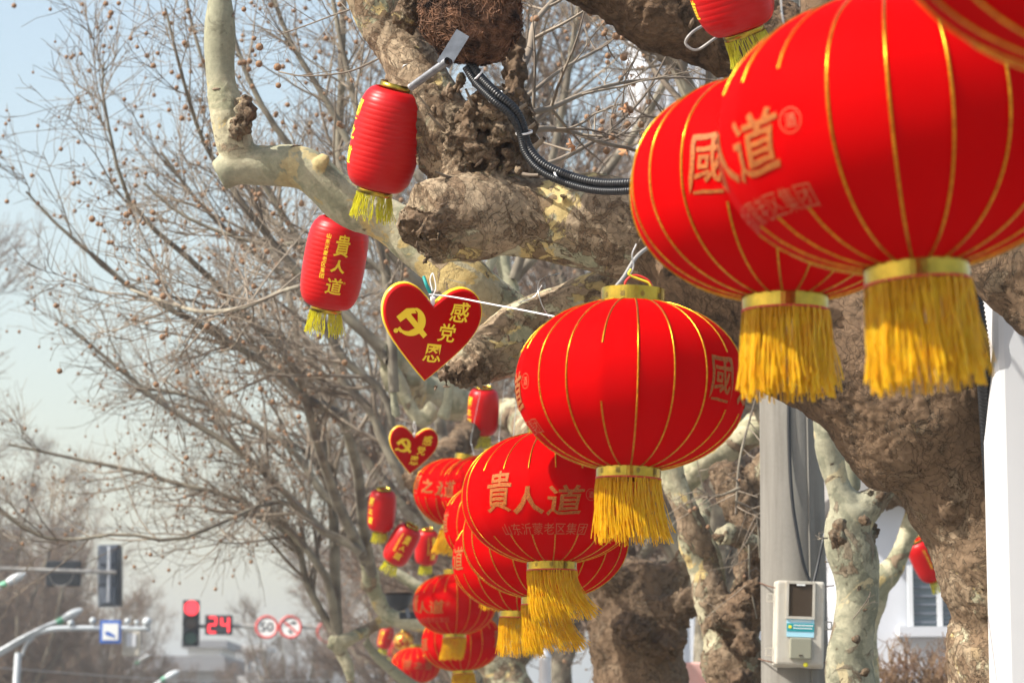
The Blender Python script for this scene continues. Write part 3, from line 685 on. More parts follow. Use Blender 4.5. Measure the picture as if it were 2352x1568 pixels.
c4 = [[(856, 1334, 24.8, 15), (830, 1180, 24, 13), (804, 975, 23, 12), (696, 912, 22, 10), (623, 846, 21, 9), (531, 788, 20.5, 8), (440, 737, 20, 7.5), (366, 696, 20, 7), (293, 656, 20, 6), (220, 590, 20, 5), (146, 531, 20, 4), (60, 440, 20, 2.5)],
      [(845, 1300, 24.8, 14), (816, 1237, 24, 13), (748, 1091, 23, 11), (700, 900, 22, 10), (640, 790, 21, 9.5), (549, 715, 20, 9), (511, 667, 19.5, 8), (438, 597, 19, 7), (357, 530, 18.5, 6), (287, 444, 18, 5), (260, 335, 18, 4), (236, 222, 18, 3), (239, 143, 18, 2)],
      [(850, 1300, 25, 12), (786, 1176, 25, 11), (735, 1125, 25, 10), (676, 1037, 25, 8), (585, 975, 25, 7), (493, 934, 25, 6), (420, 905, 25, 5), (330, 890, 25, 4)],
      [(830, 1270, 24, 12), (800, 1245, 24, 11), (745, 1221, 24, 10), (684, 1159, 24, 9), (586, 1066, 24, 8), (511, 1011, 24, 7), (438, 967, 24, 7), (357, 916, 24, 6), (302, 868, 24, 5), (251, 828, 24, 4), (163, 751, 24, 3)],
      [(772, 1450, 25.2, 12), (752, 1330, 25, 10), (684, 1238, 25, 8), (615, 1183, 25, 7), (513, 1135, 25, 6), (410, 1111, 25, 5.5), (310, 1081, 25, 5), (163, 1051, 25, 4), (20, 1020, 25, 3)],
      [(775, 1460, 25.2, 14), (770, 1330, 25.2, 13), (767, 1200, 25.2, 12), (750, 1050, 25.2, 10), (700, 860, 25, 8), (660, 640, 25, 6), (640, 420, 25, 4)],
      [(765, 1450, 25.2, 10), (705, 1340, 25.2, 8), (682, 1250, 25.2, 7), (600, 1190, 25, 5), (480, 1170, 25, 3)],
      [(935, 1120, 22, 13), (880, 1010, 22, 12), (850, 940, 22, 11), (780, 860, 22, 11), (760, 700, 22, 9), (680, 560, 22, 7), (600, 480, 22, 5)],
      [(906, 1010, 20, 10), (880, 900, 20, 9), (795, 830, 20, 10), (700, 680, 20, 8), (595, 590, 20, 6), (470, 480, 20, 5), (370, 350, 20, 4)],
      [(730, 1200, 24.1, 6), (640, 1150, 23.9, 6), (520, 1195, 22.8, 5), (400, 1240, 22, 4.5), (280, 1225, 22, 4), (150, 1240, 22, 4), (60, 1215, 22, 5), (-60, 1120, 22, 6)],
      [(1040, 1150, 22, 16), (1000, 900, 22, 13), (960, 640, 22, 11), (1000, 400, 22, 8), (1020, 100, 22, 6)],
      [(694, 655, 13, 5), (640, 672, 14, 5), (560, 706, 15, 5.5), (470, 716, 16, 5.5), (400, 700, 17, 5), (300, 665, 18, 3)]]
crown(nt4, B4, [limb_pts(l) for l in c4], [dict(nch=19, length=(.45, 1.5), ang=(20, 50), up=.3, rf=.5, rmin=.0048, npt=8, wob=.09), dict(nch=8, length=(.25, .75), ang=(25, 60), up=.3, rf=.6, rmin=.0036, npt=6, wob=.12), dict(nch=3, length=(.12, .38), ang=(25, 60), up=.2, rf=.6, rmin=.003, npt=4)],
      .11, .0165, nsingle=60)
print('tree 4', round(time.time() - T0, 1))

# generic bare street trees further off
def street_tree(seed):
    global RS
    RS = np.random.RandomState(seed); rnd = random.Random(seed)
    trunk = smooth_line([(0, 0, 0, .24), (.1, 0, 1.4, .2), (.05, .1, 2.8, .18), (0, 0, 3.6, .17)], 12)
    limbs = []
    for i in range(8):
        a = i * 2 * math.pi / 8 + rnd.uniform(-.3, .3); s = rnd.uniform(.8, 1.25); h = rnd.uniform(7.5, 11); r = rnd.uniform(2.0, 4.8)
        limbs.append([(0, 0, 2.9 + .1 * i, .13), (math.cos(a) * r * .35, math.sin(a) * r * .35, 4.4, .10), (math.cos(a) * r * .7, math.sin(a) * r * .7, h * .65, .065), (math.cos(a) * r, math.sin(a) * r, h, .025)])
    return trunk, limbs
def tree_variant(seed):
    trunk, limbs = street_tree(seed)
    V, F = tubes(trunk[None, :, :3], trunk[None, :, 3], 10); tme = mesh_np('trunk', V, F, True, M['limb'])
    A = np.array([smooth_line(l, 12)[:, :3] for l in limbs]); Rr = np.array([smooth_line(l, 12)[:, 3] for l in limbs])
    lms = []
    for i in range(len(limbs)):
        V, F = tubes(A[i:i + 1], Rr[i:i + 1], 6); lms.append(mesh_np('limb', V, F, True, M['limb']))
    lv = []; C, Q = A, Rr
    for k, s in enumerate([dict(nch=13, length=(1.2, 3.0), ang=(20, 50), up=.4, rf=.5, rmin=.013, npt=7), dict(nch=9, length=(.6, 1.5), ang=(20, 60), up=.3, rf=.55, rmin=.010, npt=5), dict(nch=8, length=(.3, .9), ang=(20, 60), up=.2, rf=.6, rmin=.008, npt=4)]):
        C, Q = grow(C, Q, **s); lv.append(tubes(C, Q, 3))
    V, F = merge(lv); twm = mesh_np('twigs', V, F, True, M['twig_far'])
    tip = C[:, -1]; tip = tip[RS.rand(len(tip)) < .12]
    return tme, lms, twm, balls_mesh('seed_balls', tip, .024)
variants = [tree_variant(s) for s in (21, 22, 23)]
print('variants', round(time.time() - T0, 1))
far = [  # seen at x, metres away, scale, label
    (-430, 52, 1.0, 'tall bare tree beyond the left edge, its branch tips entering above the thin arm'),
    (-60, 98, 1.0, 'bare tree at the far left edge behind the black signal board'),
    (70, 96, 0.82, 'bare tree behind the two street lamps at the left'),
    (15, 112, .85, 'bare tree at the left edge behind the white street lamp head'),
    (140, 114, .74, 'bare tree between the black board and the grey signal back'),
    (245, 110, .62, 'bare tree directly behind the tall grey signal'),
    (190, 104, 0.66, 'bare tree behind the tall grey signal seen from behind'),
    (300, 98, 0.47, 'bare tree just behind the blue sign and cream box'),
    (385, 120, 0.44, 'bare hazy tree left of the red signal'),
    (130, 135, 0.92, 'taller bare tree rising over the black signal board'),
    (-10, 140, 1.25, 'tallest bare tree in the far left clump'),
    (330, 150, 0.45, 'small bare tree above the low grey roofed building'),
    (560, 150, 0.48, 'small bare tree low under the countdown display'),
    (640, 120, 0.5, 'bare tree low under the speed limit sign'),
    (700, 96, 0.58, 'bare tree low under the no horn sign'),
    (905, 78, 0.66, 'bare tree behind the grey branch right of the flood lamp'),
    (980, 62, 0.7, 'bare tree hidden behind the tiny lantern and the gold ball ornament'),
    (1075, 50, 0.68, 'bare tree hidden behind the 人道 round lantern'),
    (1160, 40, 0.78, 'bare tree showing above the tilted round lantern'),
    (1290, 33, 0.82, 'bare tree behind the stub limb and the centre lantern'),
    (1640, 30, .9, 'bare tree seen between the thick pollarded trunk and the concrete pole'),
    (1830, 44, 1.0, 'bare tree hidden mostly behind the concrete pole'),
    (1400, 60, 1.2, 'bare tree behind the centre lantern and the thick trunk'),
]
for i, (x, dd_, s, lb) in enumerate(far):
    tme, lms, twm, bme = variants[i % 3]; p = P(x, 784, dd_)
    t = thing('bare_tree', lb, 'tree', (p.x, p.y, .1), (0, 0, i * 1.7), 'bare trees along the street'); t.scale = (s, s, s)
    put('trunk', tme, t)
    for l in lms: put('limb', l, t)
    put('twigs', twm, t, kind='stuff'); put('seed_balls', bme, t, kind='stuff')

# ------------------------------------------------------------------ mid trees on the right
RS = np.random.RandomState(77)
B5 = P(1705, 784, 14.5); B5.z = .1
nt5 = thing('plane_tree', 'knobbly dark plane tree with sawn stumps just left of the concrete pole', 'tree', B5)
s5 = [([(1730, 2250, 14.5, 110), (1715, 1850, 14.5, 92), (1700, 1620, 14.5, 84), (1685, 1500, 14.5, 72), (1650, 1420, 14.5, 50), (1610, 1290, 14.5, 38), (1575, 1180, 14.5, 34), (1545, 1090, 14.5, 32), (1500, 980, 14.5, 28)], (.95, .3), (.5, 0)),
      ([(1680, 1460, 14.4, 50), (1720, 1390, 14.4, 46), (1770, 1360, 14.4, 34)], .9, .5),
      ([(1700, 1480, 14.6, 44), (1735, 1300, 14.7, 46), (1715, 1180, 14.8, 42), (1680, 1100, 14.9, 44), (1640, 1080, 15, 30)], .8, .55),
      ([(1720, 1200, 14.9, 40), (1760, 1080, 14.9, 40), (1850, 980, 15, 36)], .7, .3),
      ([(1560, 1115, 15.2, 26), (1640, 1035, 15.2, 36), (1710, 1000, 15.2, 38), (1780, 950, 15.2, 34)], .45, .1),
      ([(1730, 1250, 14.5, 24), (1690, 1232, 14.4, 28), (1652, 1228, 14.3, 24)], .6, .3),
      ([(1670, 1400, 14.8, 11), (1650, 1280, 14.8, 11), (1610, 1180, 14.8, 10)], .1, 0.)]
put('trunk', organic('trunk', s5, .016, B5, M['bark_far'], amp=.02, seed=15, flake=.009, cellsz=.07, lumps=[(1690, 1420, 14.3, 34, .9, .7), (1640, 1430, 14.3, 26, .8, .5), (1720, 1480, 14.2, 34, .9, .7), (1650, 1235, 14.2, 16, .7, .4), (1700, 1560, 14.1, 30, .9, .9), (1735, 1350, 14.2, 24, .8, .9)]), nt5)
c5 = [[(1740, 900, 14.6, 2), (1700, 1050, 14.4, 3), (1690, 1180, 14.3, 3)], [(1700, 1120, 14.3, 4), (1640, 1140, 14.3, 2.5), (1600, 1120, 14.3, 1.5)], [(1720, 1250, 14.3, 2.4), (1722, 1330, 14.3, 2.2), (1738, 1420, 14.3, 1.8)],
      [(1756, 960, 15, 20), (1740, 900, 15, 18), (1760, 840, 15, 15)], [(1690, 1150, 14.3, 3), (1735, 1180, 14.3, 2), (1745, 1280, 14.3, 2)]]
crown(nt5, B5, [limb_pts(l) for l in c5], [dict(nch=7, length=(.1, .45), ang=(30, 80), up=-.1, rf=.6, rmin=.003, npt=6), dict(nch=2, length=(.05, .2), ang=(30, 80), up=0, rf=.6, rmin=.0025, npt=5)], .1, .016)

B6 = P(1950, 784, 12.0); B6.z = .1
nt6 = thing('plane_tree', 'mottled cream and olive plane trunk with burrs and forked top, right of the meter box', 'tree', B6)
s6 = [([(1965, 2250, 12, 78), (1960, 1900, 12, 60), (1955, 1650, 12, 55), (1960, 1500, 12, 53), (1965, 1380, 12, 50), (1965, 1290, 12, 54), (1955, 1220, 12, 56), (1955, 1160, 12, 48)], .48, .0),
      ([(1950, 1180, 12, 44), (1920, 1110, 12, 33), (1905, 1040, 12, 30), (1897, 960, 12, 27), (1890, 860, 12, 26)], .40, 0.),
      ([(1960, 1130, 12.2, 20), (1950, 1050, 12.2, 17), (1932, 960, 12.2, 15), (1925, 880, 12.2, 14)], .12, 0.),
      ([(1970, 1180, 12, 42), (2010, 1140, 12, 36), (2045, 1105, 12, 30), (2100, 1090, 12.1, 30)], .6, .3),
      ([(1990, 1230, 12.1, 40), (2020, 1240, 12.1, 30)], .8, .8)]
put('trunk', organic('trunk', s6, .012, B6, M['bark_mid'], amp=.016, seed=19, flake=.007, cellsz=.06, lumps=[(1925, 1235, 11.8, 28, .8, .45), (1930, 1205, 11.8, 22, .7, .3), (1985, 1195, 11.8, 16, .8, .4), (1975, 1350, 11.62, 11, .8, .8), (1985, 1400, 11.62, 10, .8, .6), (1900, 1290, 11.9, 8, .8, .4), (1912, 1065, 11.7, 9, .7, .5), (2000, 1130, 11.75, 14, .6, .4), (2025, 1140, 11.8, 12, .8, .9), (1965, 1470, 11.62, 9, .8, .6), (1990, 1545, 11.62, 12, .8, .6)]), nt6)
tw6 = [[(1900, 1235, 11.8, 2), (1890, 1236, 11.7, 1.6), (1878, 1238, 11.7, 1.2)], [(1960, 1420, 11.6, 1.6), (1990, 1380, 11.5, 1.4), (2000, 1360, 11.5, 1)]]
crown(nt6, B6, [limb_pts(l) for l in tw6], [dict(nch=3, length=(.02, .06), ang=(30, 80), up=.2, rf=.6, rmin=.001, npt=4), dict(nch=1, length=(.02, .04), ang=(30, 80), up=.2, rf=.6, rmin=.001, npt=4)], 0, .01)

B7 = P(2090, 784, 16); B7.z = .1
nt7 = thing('plane_tree', 'pale twisted plane limb curving up between the burled trunk and the small red lantern', 'tree', B7)
s7 = [([(1980, 2250, 16, 70), (1975, 1900, 16, 55), (1975, 1600, 16, 44), (1985, 1450, 16, 36), (2010, 1350, 16, 34), (2048, 1310, 16, 30), (2072, 1250, 16, 27), (2095, 1190, 16, 26), (2110, 1130, 16, 28), (2070, 1100, 16, 30), (2000, 1010, 16, 24), (1960, 950, 16, 20)], (.4, .3), .1),
      ([(2110, 1180, 16, 22), (2140, 1165, 16, 24)], .4, .1), ([(2080, 1120, 16, 40), (2020, 1150, 16, 36)], .8, .6),
      ([(2060, 1090, 16, 16), (2000, 1000, 16.2, 14), (2030, 900, 16.2, 10)], .3, .2), ([(2100, 1110, 16.2, 12), (2060, 1010, 16.2, 10), (2020, 940, 16.2, 8)], .3, .3)]
put('trunk', organic('trunk', s7, .016, B7, M['bark_far'], amp=.016, seed=23, flake=.01, cellsz=.06), nt7)

# ------------------------------------------------------------------ concrete pole with meter box
def prism(name, c0, c1, r0, r1, k, m):
    s = np.array([[*c0, r0], [*c1, r1]]); V, F = tubes(s[None, :, :3], s[None, :, 3], k); return mesh_np(name, V, F, False, m)
pp = PY(1823, 1300, 13.6); px = pp.x; py = 13.6
pole = thing('utility_pole', 'pale grey concrete pole with a meter box strapped to its front', 'pole', (px, py, .12))
me = prism('shaft', (0, 0, 0), (-.006, 0, 8), .172, .118, 40, M['concrete']); me.polygons.foreach_set('use_smooth', [True] * len(me.polygons)); put('shaft', me, pole)
sm = P(1898 - 12, 1200, 13.5)
put('mould_seam', tube_mesh('mould_seam', [(.066, -.159, 0), (.064, -.1475, 2), (.059, -.134, 4), (.048, -.105, 8)], .005, M['concrete'], 12, 6), pole)
bc = PY(1836, 1431, 13.6 - .153 - .07)
tilt = R_(2.0)
bx = thing('meter_box', 'ivory plastic meter box with a dark window and teal sticker on the concrete pole', 'meter box', bc, (0, tilt, 0))
k = 13.3 / FD
def pl(x, y): return ((x - 1836) * k, -(y - 1431) * k)
put('case', box_mesh('case', (0, .02, 0), (112 * k, .10, 194 * k), M['box'], bev=.014), bx)
put('back_plate', box_mesh('back_plate', (.004, .075, -.004), (118 * k, .03, 198 * k), M['box'], bev=.01), bx)
fr = bmesh.new()
for (c, s) in (((0, 0, .082), (.135, .012, .012)), ((0, 0, -.082), (.135, .012, .012)), ((-.0615, 0, 0), (.012, .011, .15)), ((.0615, 0, 0), (.012, .011, .15))): bmbox(fr, c, s)
put('window_frame', from_bm(fr, 'window_frame', M['box']), bx, loc=(0, -.036, .083 + .024))
put('meter_window', box_mesh('meter_window', (0, -.032, .107), (.108, .006, .15), M['hole']), bx)
put('window_tab', box_mesh('window_tab', (0, -.04, .178), (.04, .006, .006), M['whitep']), bx)
st = put('sticker', box_mesh('sticker', (.002, -.0325, -.022), (.128, .003, .084), M['ltblue']), bx)
put('sticker_band', box_mesh('sticker_band', (.002, -.0350, -.020), (.128, .002, .036), M['teal']), st)
sb = bmesh.new(); rr = random.Random(3)
for row, z in enumerate((.0095 - .02, -.004 - .02)):
    x = -.030
    while x < .056:
        wd = rr.uniform(.003, .006); bmbox(sb, (x + wd / 2, -.0366, z), (wd, .001, .006 if row == 0 else .005)); x += wd + .0022
for x in np.arange(-.04, .05, .008): bmbox(sb, (x, -.0345, .010), (.005, .001, .005)); 
put('printed_lines', from_bm(sb, 'printed_lines', M['whitep']), st)
bm = bmesh.new(); bmesh.ops.create_cone(bm, segments=16, radius1=.008, radius2=.008, depth=.002, cap_ends=True); bmesh.ops.rotate(bm, cent=(0, 0, 0), matrix=Matrix.Rotation(R_(90), 3, 'X'), verts=bm.verts)
put('sticker_logo', from_bm(bm, 'sticker_logo', M['cord_y']), st, loc=(-.047, -.037, -.018))
put('switch_cover', box_mesh('switch_cover', (.004, -.042, -.118), (.102, .030, .098), M['flap'], bev=.006), bx)
put('finger_notch', box_mesh('finger_notch', (.004, -.0585, -.150), (.018, .003, .006), M['hole']), bx)
bm = bmesh.new(); bmesh.ops.create_icosphere(bm, subdivisions=2, radius=.012); put('seal_tag', from_bm(bm, 'seal_tag', M['cord_y'], True), bx, loc=(.03, -.035, -.192))
for (x, z) in ((-.136, .118), (-.136, -.135), (.140, -.004)):
    b = bmesh.new()
    for (c, s) in (((0, 0, .017), (.034, .012, .006)), ((0, 0, -.017), (.034, .012, .006)), ((-.014, 0, 0), (.006, .011, .03)), ((.014, 0, 0), (.006, .011, .03))): bmbox(b, c, s)
    put('mounting_lug', from_bm(b, 'mounting_lug', M['box']), bx, loc=(x, .03, z))
def cable(name, label, cat, pts, r, m, group=None, n=40, k=8):
    b = Vector(pts[0]); o = put(name, tube_mesh(name, [Vector(p) - b for p in pts], r, m, n, k), loc=b); tag(o, label, cat, group); return o
cable('power_cable', 'black cable running down the left of the pole into the meter box top', 'cable', [PY(1813, 860, 13.45), PY(1812, 1000, 13.44), PY(1820, 1150, 13.42), PY(1842, 1280, 13.40), PY(1862, 1342, 13.40)], .0085, M['black'])
cable('power_cable', 'black cable dropping from behind the burled trunk to the meter box', 'cable', [PY(1908, 1180, 13.5), PY(1893, 1230, 13.44), PY(1880, 1290, 13.42), PY(1868, 1342, 13.40)], .0075, M['black'])
cable('strap_wire', 'rusty wire strap round the concrete pole above the meter box', 'wire', [PY(1745, 1338, 13.6), PY(1765, 1345, 13.44), PY(1790, 1352, 13.40)], .003, M['rust'])
cable('strap_wire', 'short wire tying the meter box toward the burled trunk', 'wire', [PY(1885, 1350, 13.40), PY(1900, 1346, 13.46), PY(1915, 1344, 13.6)], .003, M['rust'])

cable('strap_wire', 'dark wire strap round the concrete pole below the meter box', 'wire', [PY(1742, 1512, 13.6), PY(1765, 1518, 13.44), PY(1800, 1524, 13.41), PY(1850, 1526, 13.41), PY(1895, 1520, 13.48), PY(1908, 1516, 13.6)], .003, M['rust'])
# ------------------------------------------------------------------ white post at the right
wp = P(2335, 784, 8.32)
post = thing('white_post', 'smooth white enamelled post at the right edge in front of the trunk', 'post', (wp.x + .01, wp.y, .12))
r_ = 0.115
put('column', box_mesh('column', (.13, 0, 2.1), (.455, .24, 4.2), M['post'], bev=.03), post)
put('base_plate', box_mesh('base_plate', (.13, 0, .015), (.6, .36, .03), M['post']), post)
# pinkish wall stub and slim white bollard low in the frame
a = P(1610, 1520, 20)
o = put('salmon_board', box_mesh('salmon_board', (0, 0, -a.z / 2), (.32, .1, a.z), M['pink'], bev=.02), loc=(a.x, a.y, a.z)); tag(o, 'pale salmon pink board glimpsed low between the two plane trunks', 'board')
a = P(1252, 1508, 21)
o = thing('white_sign_post', 'thin white post glimpsed at the bottom under the orange tassels', 'post', (a.x, a.y, .12))
put('tube', prism('tube', (0, 0, 0), (0, 0, a.z - .12), .045, .045, 16, M['post']), o); put('cap', prism('cap', (0, 0, a.z - .12), (0, 0, a.z - .06), .05, .02, 16, M['post']), o)

# ------------------------------------------------------------------ bush of brown twigs by the white house
RS = np.random.RandomState(5)
a = P(2110, 1590, 22); bush = thing('bush', 'brown leafless bush in front of the white house, low right', 'bush', (a.x, a.y, .1))
zt = P(2110, 1535, 22).z
st_ = []
for i in range(90):
    x = RS.uniform(-.75, .75); y = RS.uniform(-.4, .4); h = zt + RS.uniform(-.25, .1) - .25 * abs(x)
    st_.append(smooth_line([(x * .3, y * .3, 0), (x * .7, y * .7, h * .5), (x + RS.uniform(-.1, .1), y, h)], 8))
A = np.array(st_); Rr = np.tile(np.linspace(.014, .004, 8), (90, 1)); l0 = tubes(A, Rr, 4); C1 = grow(A, Rr, 26, (.15, .5), (20, 60), .4, 5, .6, .004, .4); C2 = grow(*C1, 4, (.06, .18), (20, 70), .3, 4, .7, .0045)
V, F = merge([l0, tubes(*C1, 3), tubes(*C2, 3)]); put('twigs', mesh_np('twigs', V, F, True, M['bushm']), bush, kind='stuff')

# ------------------------------------------------------------------ big lanterns
RL = .300; BZ = .222; PE = 2.15; RR_ = .086; ZR = BZ * (1 - (RR_ / RL) ** PE) ** (1 / PE)
def prof(z): return RL * max(0., 1 - (abs(z) / BZ) ** PE) ** (1 / PE)
RIB = R_(-4)
def panel(ph, z):
    d = ((ph - RIB) % R_(18)) - R_(9); f = math.cos(R_(9)) / math.cos(d); return 1 + (f - 1) * .85
prf = []
for i in range(45):
    z = ZR * math.sin(math.pi / 2 * (-1 + 2 * i / 44)); prf.append((prof(z), z))
body_me = lathe(prf, 160, 'body', M['red'], panel)
def on_lantern(off=.0022):
    def f(x, y):
        ph = x / RL; r = prof(y) * panel(ph, y) + off; return (r * math.sin(ph), -r * math.cos(ph), y)
    return f
def stripe_me(spans):
    parts = []
    for (za, zb) in spans:
        n = max(4, int(36 * (zb - za) / (2 * ZR))); q = []
        ta, tb = math.asin(max(-1, za / ZR)), math.asin(min(1, zb / ZR))
        for i in range(n):
            z = ZR * math.sin(ta + (tb - ta) * i / (n - 1)); q.append((0, -(prof(z) + .0005), z))
        parts.append(tubes(np.array(q)[None], np.full((1, n), .0024), 6))
    return [mesh_np('gold_stripe', *p_, True, M['stripe']) for p_ in parts]
S_full = stripe_me([(-ZR, ZR)]); S_A = stripe_me([(-ZR, -.138), (.075, ZR)]); S_B = stripe_me([(-ZR, -.075), (.072, ZR)])
RIBS = []
for i in range(20):
    off = -4 + 18 * i; o2 = ((off + 180) % 360) - 180
    RIBS.append((o2, S_A if -45 < o2 < 40 else S_B if (o2 > 150 or o2 < -140) else S_full))
RIBS_SEAM = [(o, S_B if abs(o - 86) < 3 else m_) for o, m_ in RIBS]
def hoop(name, r, z0, z1, t, m, seg=56):
    return lathe([(r, z0), (r, z1), (r - t, z1), (r - t, z0)], seg, name, m, close=True)
top_me = hoop('top_band', .084, ZR - .004, ZR + .036, .003, M['gold']); bot_me = hoop('bottom_band', .084, -ZR - .026, -ZR + .003, .003, M['gold'])
trim_me = hoop('red_trim', .0855, -ZR - .0305, -ZR - .0262, .004, M['trim'])
for m_ in (top_me, bot_me, trim_me): m_.polygons.foreach_set('use_smooth', [False] * len(m_.polygons))
def fringe_me(seed, r, z0, ln, sway, m, nstr=230, rad=.0012, curl=.012, gap=0., flare=.05):
    rs = np.random.RandomState(seed); q = nstr
    ph = rs.rand(q) * 2 * np.pi; rr = r * (1 - .12 * rs.rand(q)); L_ = ln * (.78 + .25 * rs.rand(q))
    clump = np.sin(ph * 5 + seed) * .5 + np.sin(ph * 13 + 2 * seed) * .5
    npt = 8; t = np.linspace(0, 1, npt)[None, :]
    sx = sway * (.5 + .5 * (1 + np.sin(ph)) / 2 + .35 * rs.randn(q) * .6)
    X = (rr * np.sin(ph))[:, None] * (1 + flare * t + .04 * clump[:, None] * t) + sx[:, None] * t ** 1.8 * ln + (rs.randn(q)[:, None] * curl * .5 + clump[:, None] * curl * .5) * t ** 1.5
    Y = -(rr * np.cos(ph))[:, None] * (1 + flare * t) + rs.randn(q)[:, None] * curl * .5 * t ** 1.5
    X += .0015 * np.sin(t * 9 + rs.rand(q)[:, None] * 6); Z = z0 - L_[:, None] * t * (1 - .25 * np.abs(sx)[:, None] * t)
    PT = np.stack([X, Y, Z], -1); RD = np.full((q, npt), rad) * (.7 + .5 * rs.rand(q))[:, None]
    return mesh_np('tassel_fringe', *tubes(PT, RD, 3), True, m)
FR = {'straight': fringe_me(1, .085, -ZR - .028, .168, .02, M['fringe'], 420, .0016), 'right': fringe_me(2, .085, -ZR - .028, .175, .32, M['fringe'], 330, .0013), 'soft': fringe_me(3, .085, -ZR - .028, .168, .14, M['fringe'], 360, .0013), 'left': fringe_me(4, .085, -ZR - .028, .165, -.22, M['fringe'], 330, .0014)}
cap_me = lathe([(.083, ZR), (.04, ZR - .012), (.004, ZR - .014)], 32, 'inner_disc', M['red'])
SHR = .10
mainA = print_mesh('main_characters', [('貴', -.131, .000, .104, .138, .013, SHR), ('人', -.022, -.030, .112, .088, .028, 0), ('道', .103, -.030, .126, .100, .014, SHR)], on_lantern(), M['glitter'], wob=.0022)
subA = print_mesh('small_characters', [('山东沂蒙老区集团', .028, -.122, .335, .036, -.008, 0)], on_lantern(), M['faint'], wob=0)
sealA = print_mesh('seal', [('酒', .193, -.012, .020, .022, 0, 0)], on_lantern(), M['faint'])
def circle_me(x, y, r, th, m=None):
    n = 36; f = on_lantern(.0026); V = []
    for s in (r, r + th):
        for i in range(n): V.append(f(x + s * math.cos(2 * math.pi * i / n), y + s * math.sin(2 * math.pi * i / n)))
    return mesh_np('seal_ring', V, [(i, (i + 1) % n, n + (i + 1) % n, n + i) for i in range(n)], False, m)
ringA = circle_me(.193, -.012, .0185, .0014, M['faint'])
mainB = print_mesh('main_characters', [('國', -.147 + math.pi * RL, .0, .098, .118, .010, SHR), ('之', -.012 + math.pi * RL, -.008, .112, .092, .034, 0), ('道', .120 + math.pi * RL, -.010, .118, .102, .014, SHR)], on_lantern(), M['glitter'], wob=.0022)
def on_band(r, zc):
    def f(x, y): ph = x / r; return ((r + .001) * math.sin(ph), -(r + .001) * math.cos(ph), zc + y)
    return f
def band_print(zc):
    it = []
    for i in range(10): it.append(('幸福'[i % 2], i * .0528 - .25, 0, .013, .015, 0, 0))
    return print_mesh('band_print', it, on_band(.084, zc), M['dark_print'], cut=.02)
bpT, bpB = band_print(ZR + .014), band_print(-ZR - .012)
hang_me = tube_mesh('hanging_wire', [(-.07, 0, ZR + .02), (-.02, 0, ZR + .10), (0, 0, ZR + .15), (0, 0, ZR + .45)], .0014, M['wire'], 20, 5)
def euler(tilt_, yaw, fwd=0): return (Matrix.Rotation(tilt_, 3, 'Y') @ Matrix.Rotation(fwd, 3, 'X') @ Matrix.Rotation(yaw, 3, 'Z')).to_euler()
def big_lantern(label, x, y, a, phA, tl, fringe='straight', bands=False, wire=True):
    d = RL * FD / a; t = thing('round_lantern', label, 'lantern', P(x, y, d), euler(R_(tl), R_(phA)), 'big round red lanterns hung in a row')
    put('body', body_me, t)
    for off, ms_ in (RIBS_SEAM if bands else RIBS):
        for me_ in ms_: put('gold_stripe', me_, t, rot=(0, 0, R_(off)))
    put('top_band', top_me, t); b = put('bottom_band', bot_me, t); put('red_trim', trim_me, t); put('inner_disc', cap_me, t)
    put('tassel_fringe', FR[fringe], t, rot=(0, 0, -R_(phA)))
    put('main_characters', mainA, t); put('small_characters', subA, t); put('seal', sealA, t); put('seal_ring', ringA, t); put('main_characters', mainB, t)
    if bands: put('band_print', bpT, t); put('band_print', bpB, t)
    if wire: put('hanging_wire', hang_me, t)
    return t
BL = [
    ('close blurred lantern filling the top right corner, only its dark underside showing', 2668, -300, 653, 40, 0, 'straight'),
    ('largest full red lantern, nearest the camera at the right, gold 道 print at its left edge', 2076, 307, 431, -80, -4, 'straight'),
    ('big red lantern half hidden behind the largest one, 國 print on its left', 1800, 432, 353, 175, 0, 'straight'),
    ('plump red lantern in the centre with clean gold stripes and a gold top band', 1449, 885, 266, -103, 1.8, 'soft'),
    ('red lantern with glittering 貴人道 lettering facing the camera', 1267, 1143, 205, -12, 0, 'right'),
    ('red lantern directly behind the 貴人道 one, lower right rim and long tassel showing', 1253, 1234, 191, 177, 1, 'right'),
    ('red lantern tucked low left of the 貴人道 one, its short tassel beside a longer one', 1199, 1288, 161, 90, 3, 'soft'),
    ('red lantern showing only a crescent between two others left of the 貴人道 one', 1161, 1208, 143, 80, 5, 'soft'),
    ('red lantern wedged right of the 之 lantern below the farther small cylinder lantern', 1132, 1134, 120, 100, 6, 'straight'),
    ('tilted red lantern with 之 visible on its left side below the smaller heart', 1057, 1134, 108, 138, 11, 'left'),
    ('red lantern with 人道 lettering low left of the tassels', 1044, 1387, 95, -45, 0, 'left'),
    ('red lantern directly beneath the 人道 lantern with an amber tassel cut by the frame', 1060, 1472, 92, 90, -3, 'straight'),
    ('smallest round red lantern at the bottom left of the row', 955, 1527, 56, 190, 0, 'straight'),
]
BL.append(('unseen round lantern above the frame, added to shade the top right one', 1560, -1150, 640, 0, 0, 'straight'))  # added out of view, set sunward so its shadow darkens the corner lantern
lan = [big_lantern(l, x, y, a, p, t_, f, bands=(i in (3, 4)), wire=(i not in (3,))) for i, (l, x, y, a, p, t_, f) in enumerate(BL)]
lan[-1].location = lan[0].location + SUN * .64 + Vector((-.05, 0, -.11))
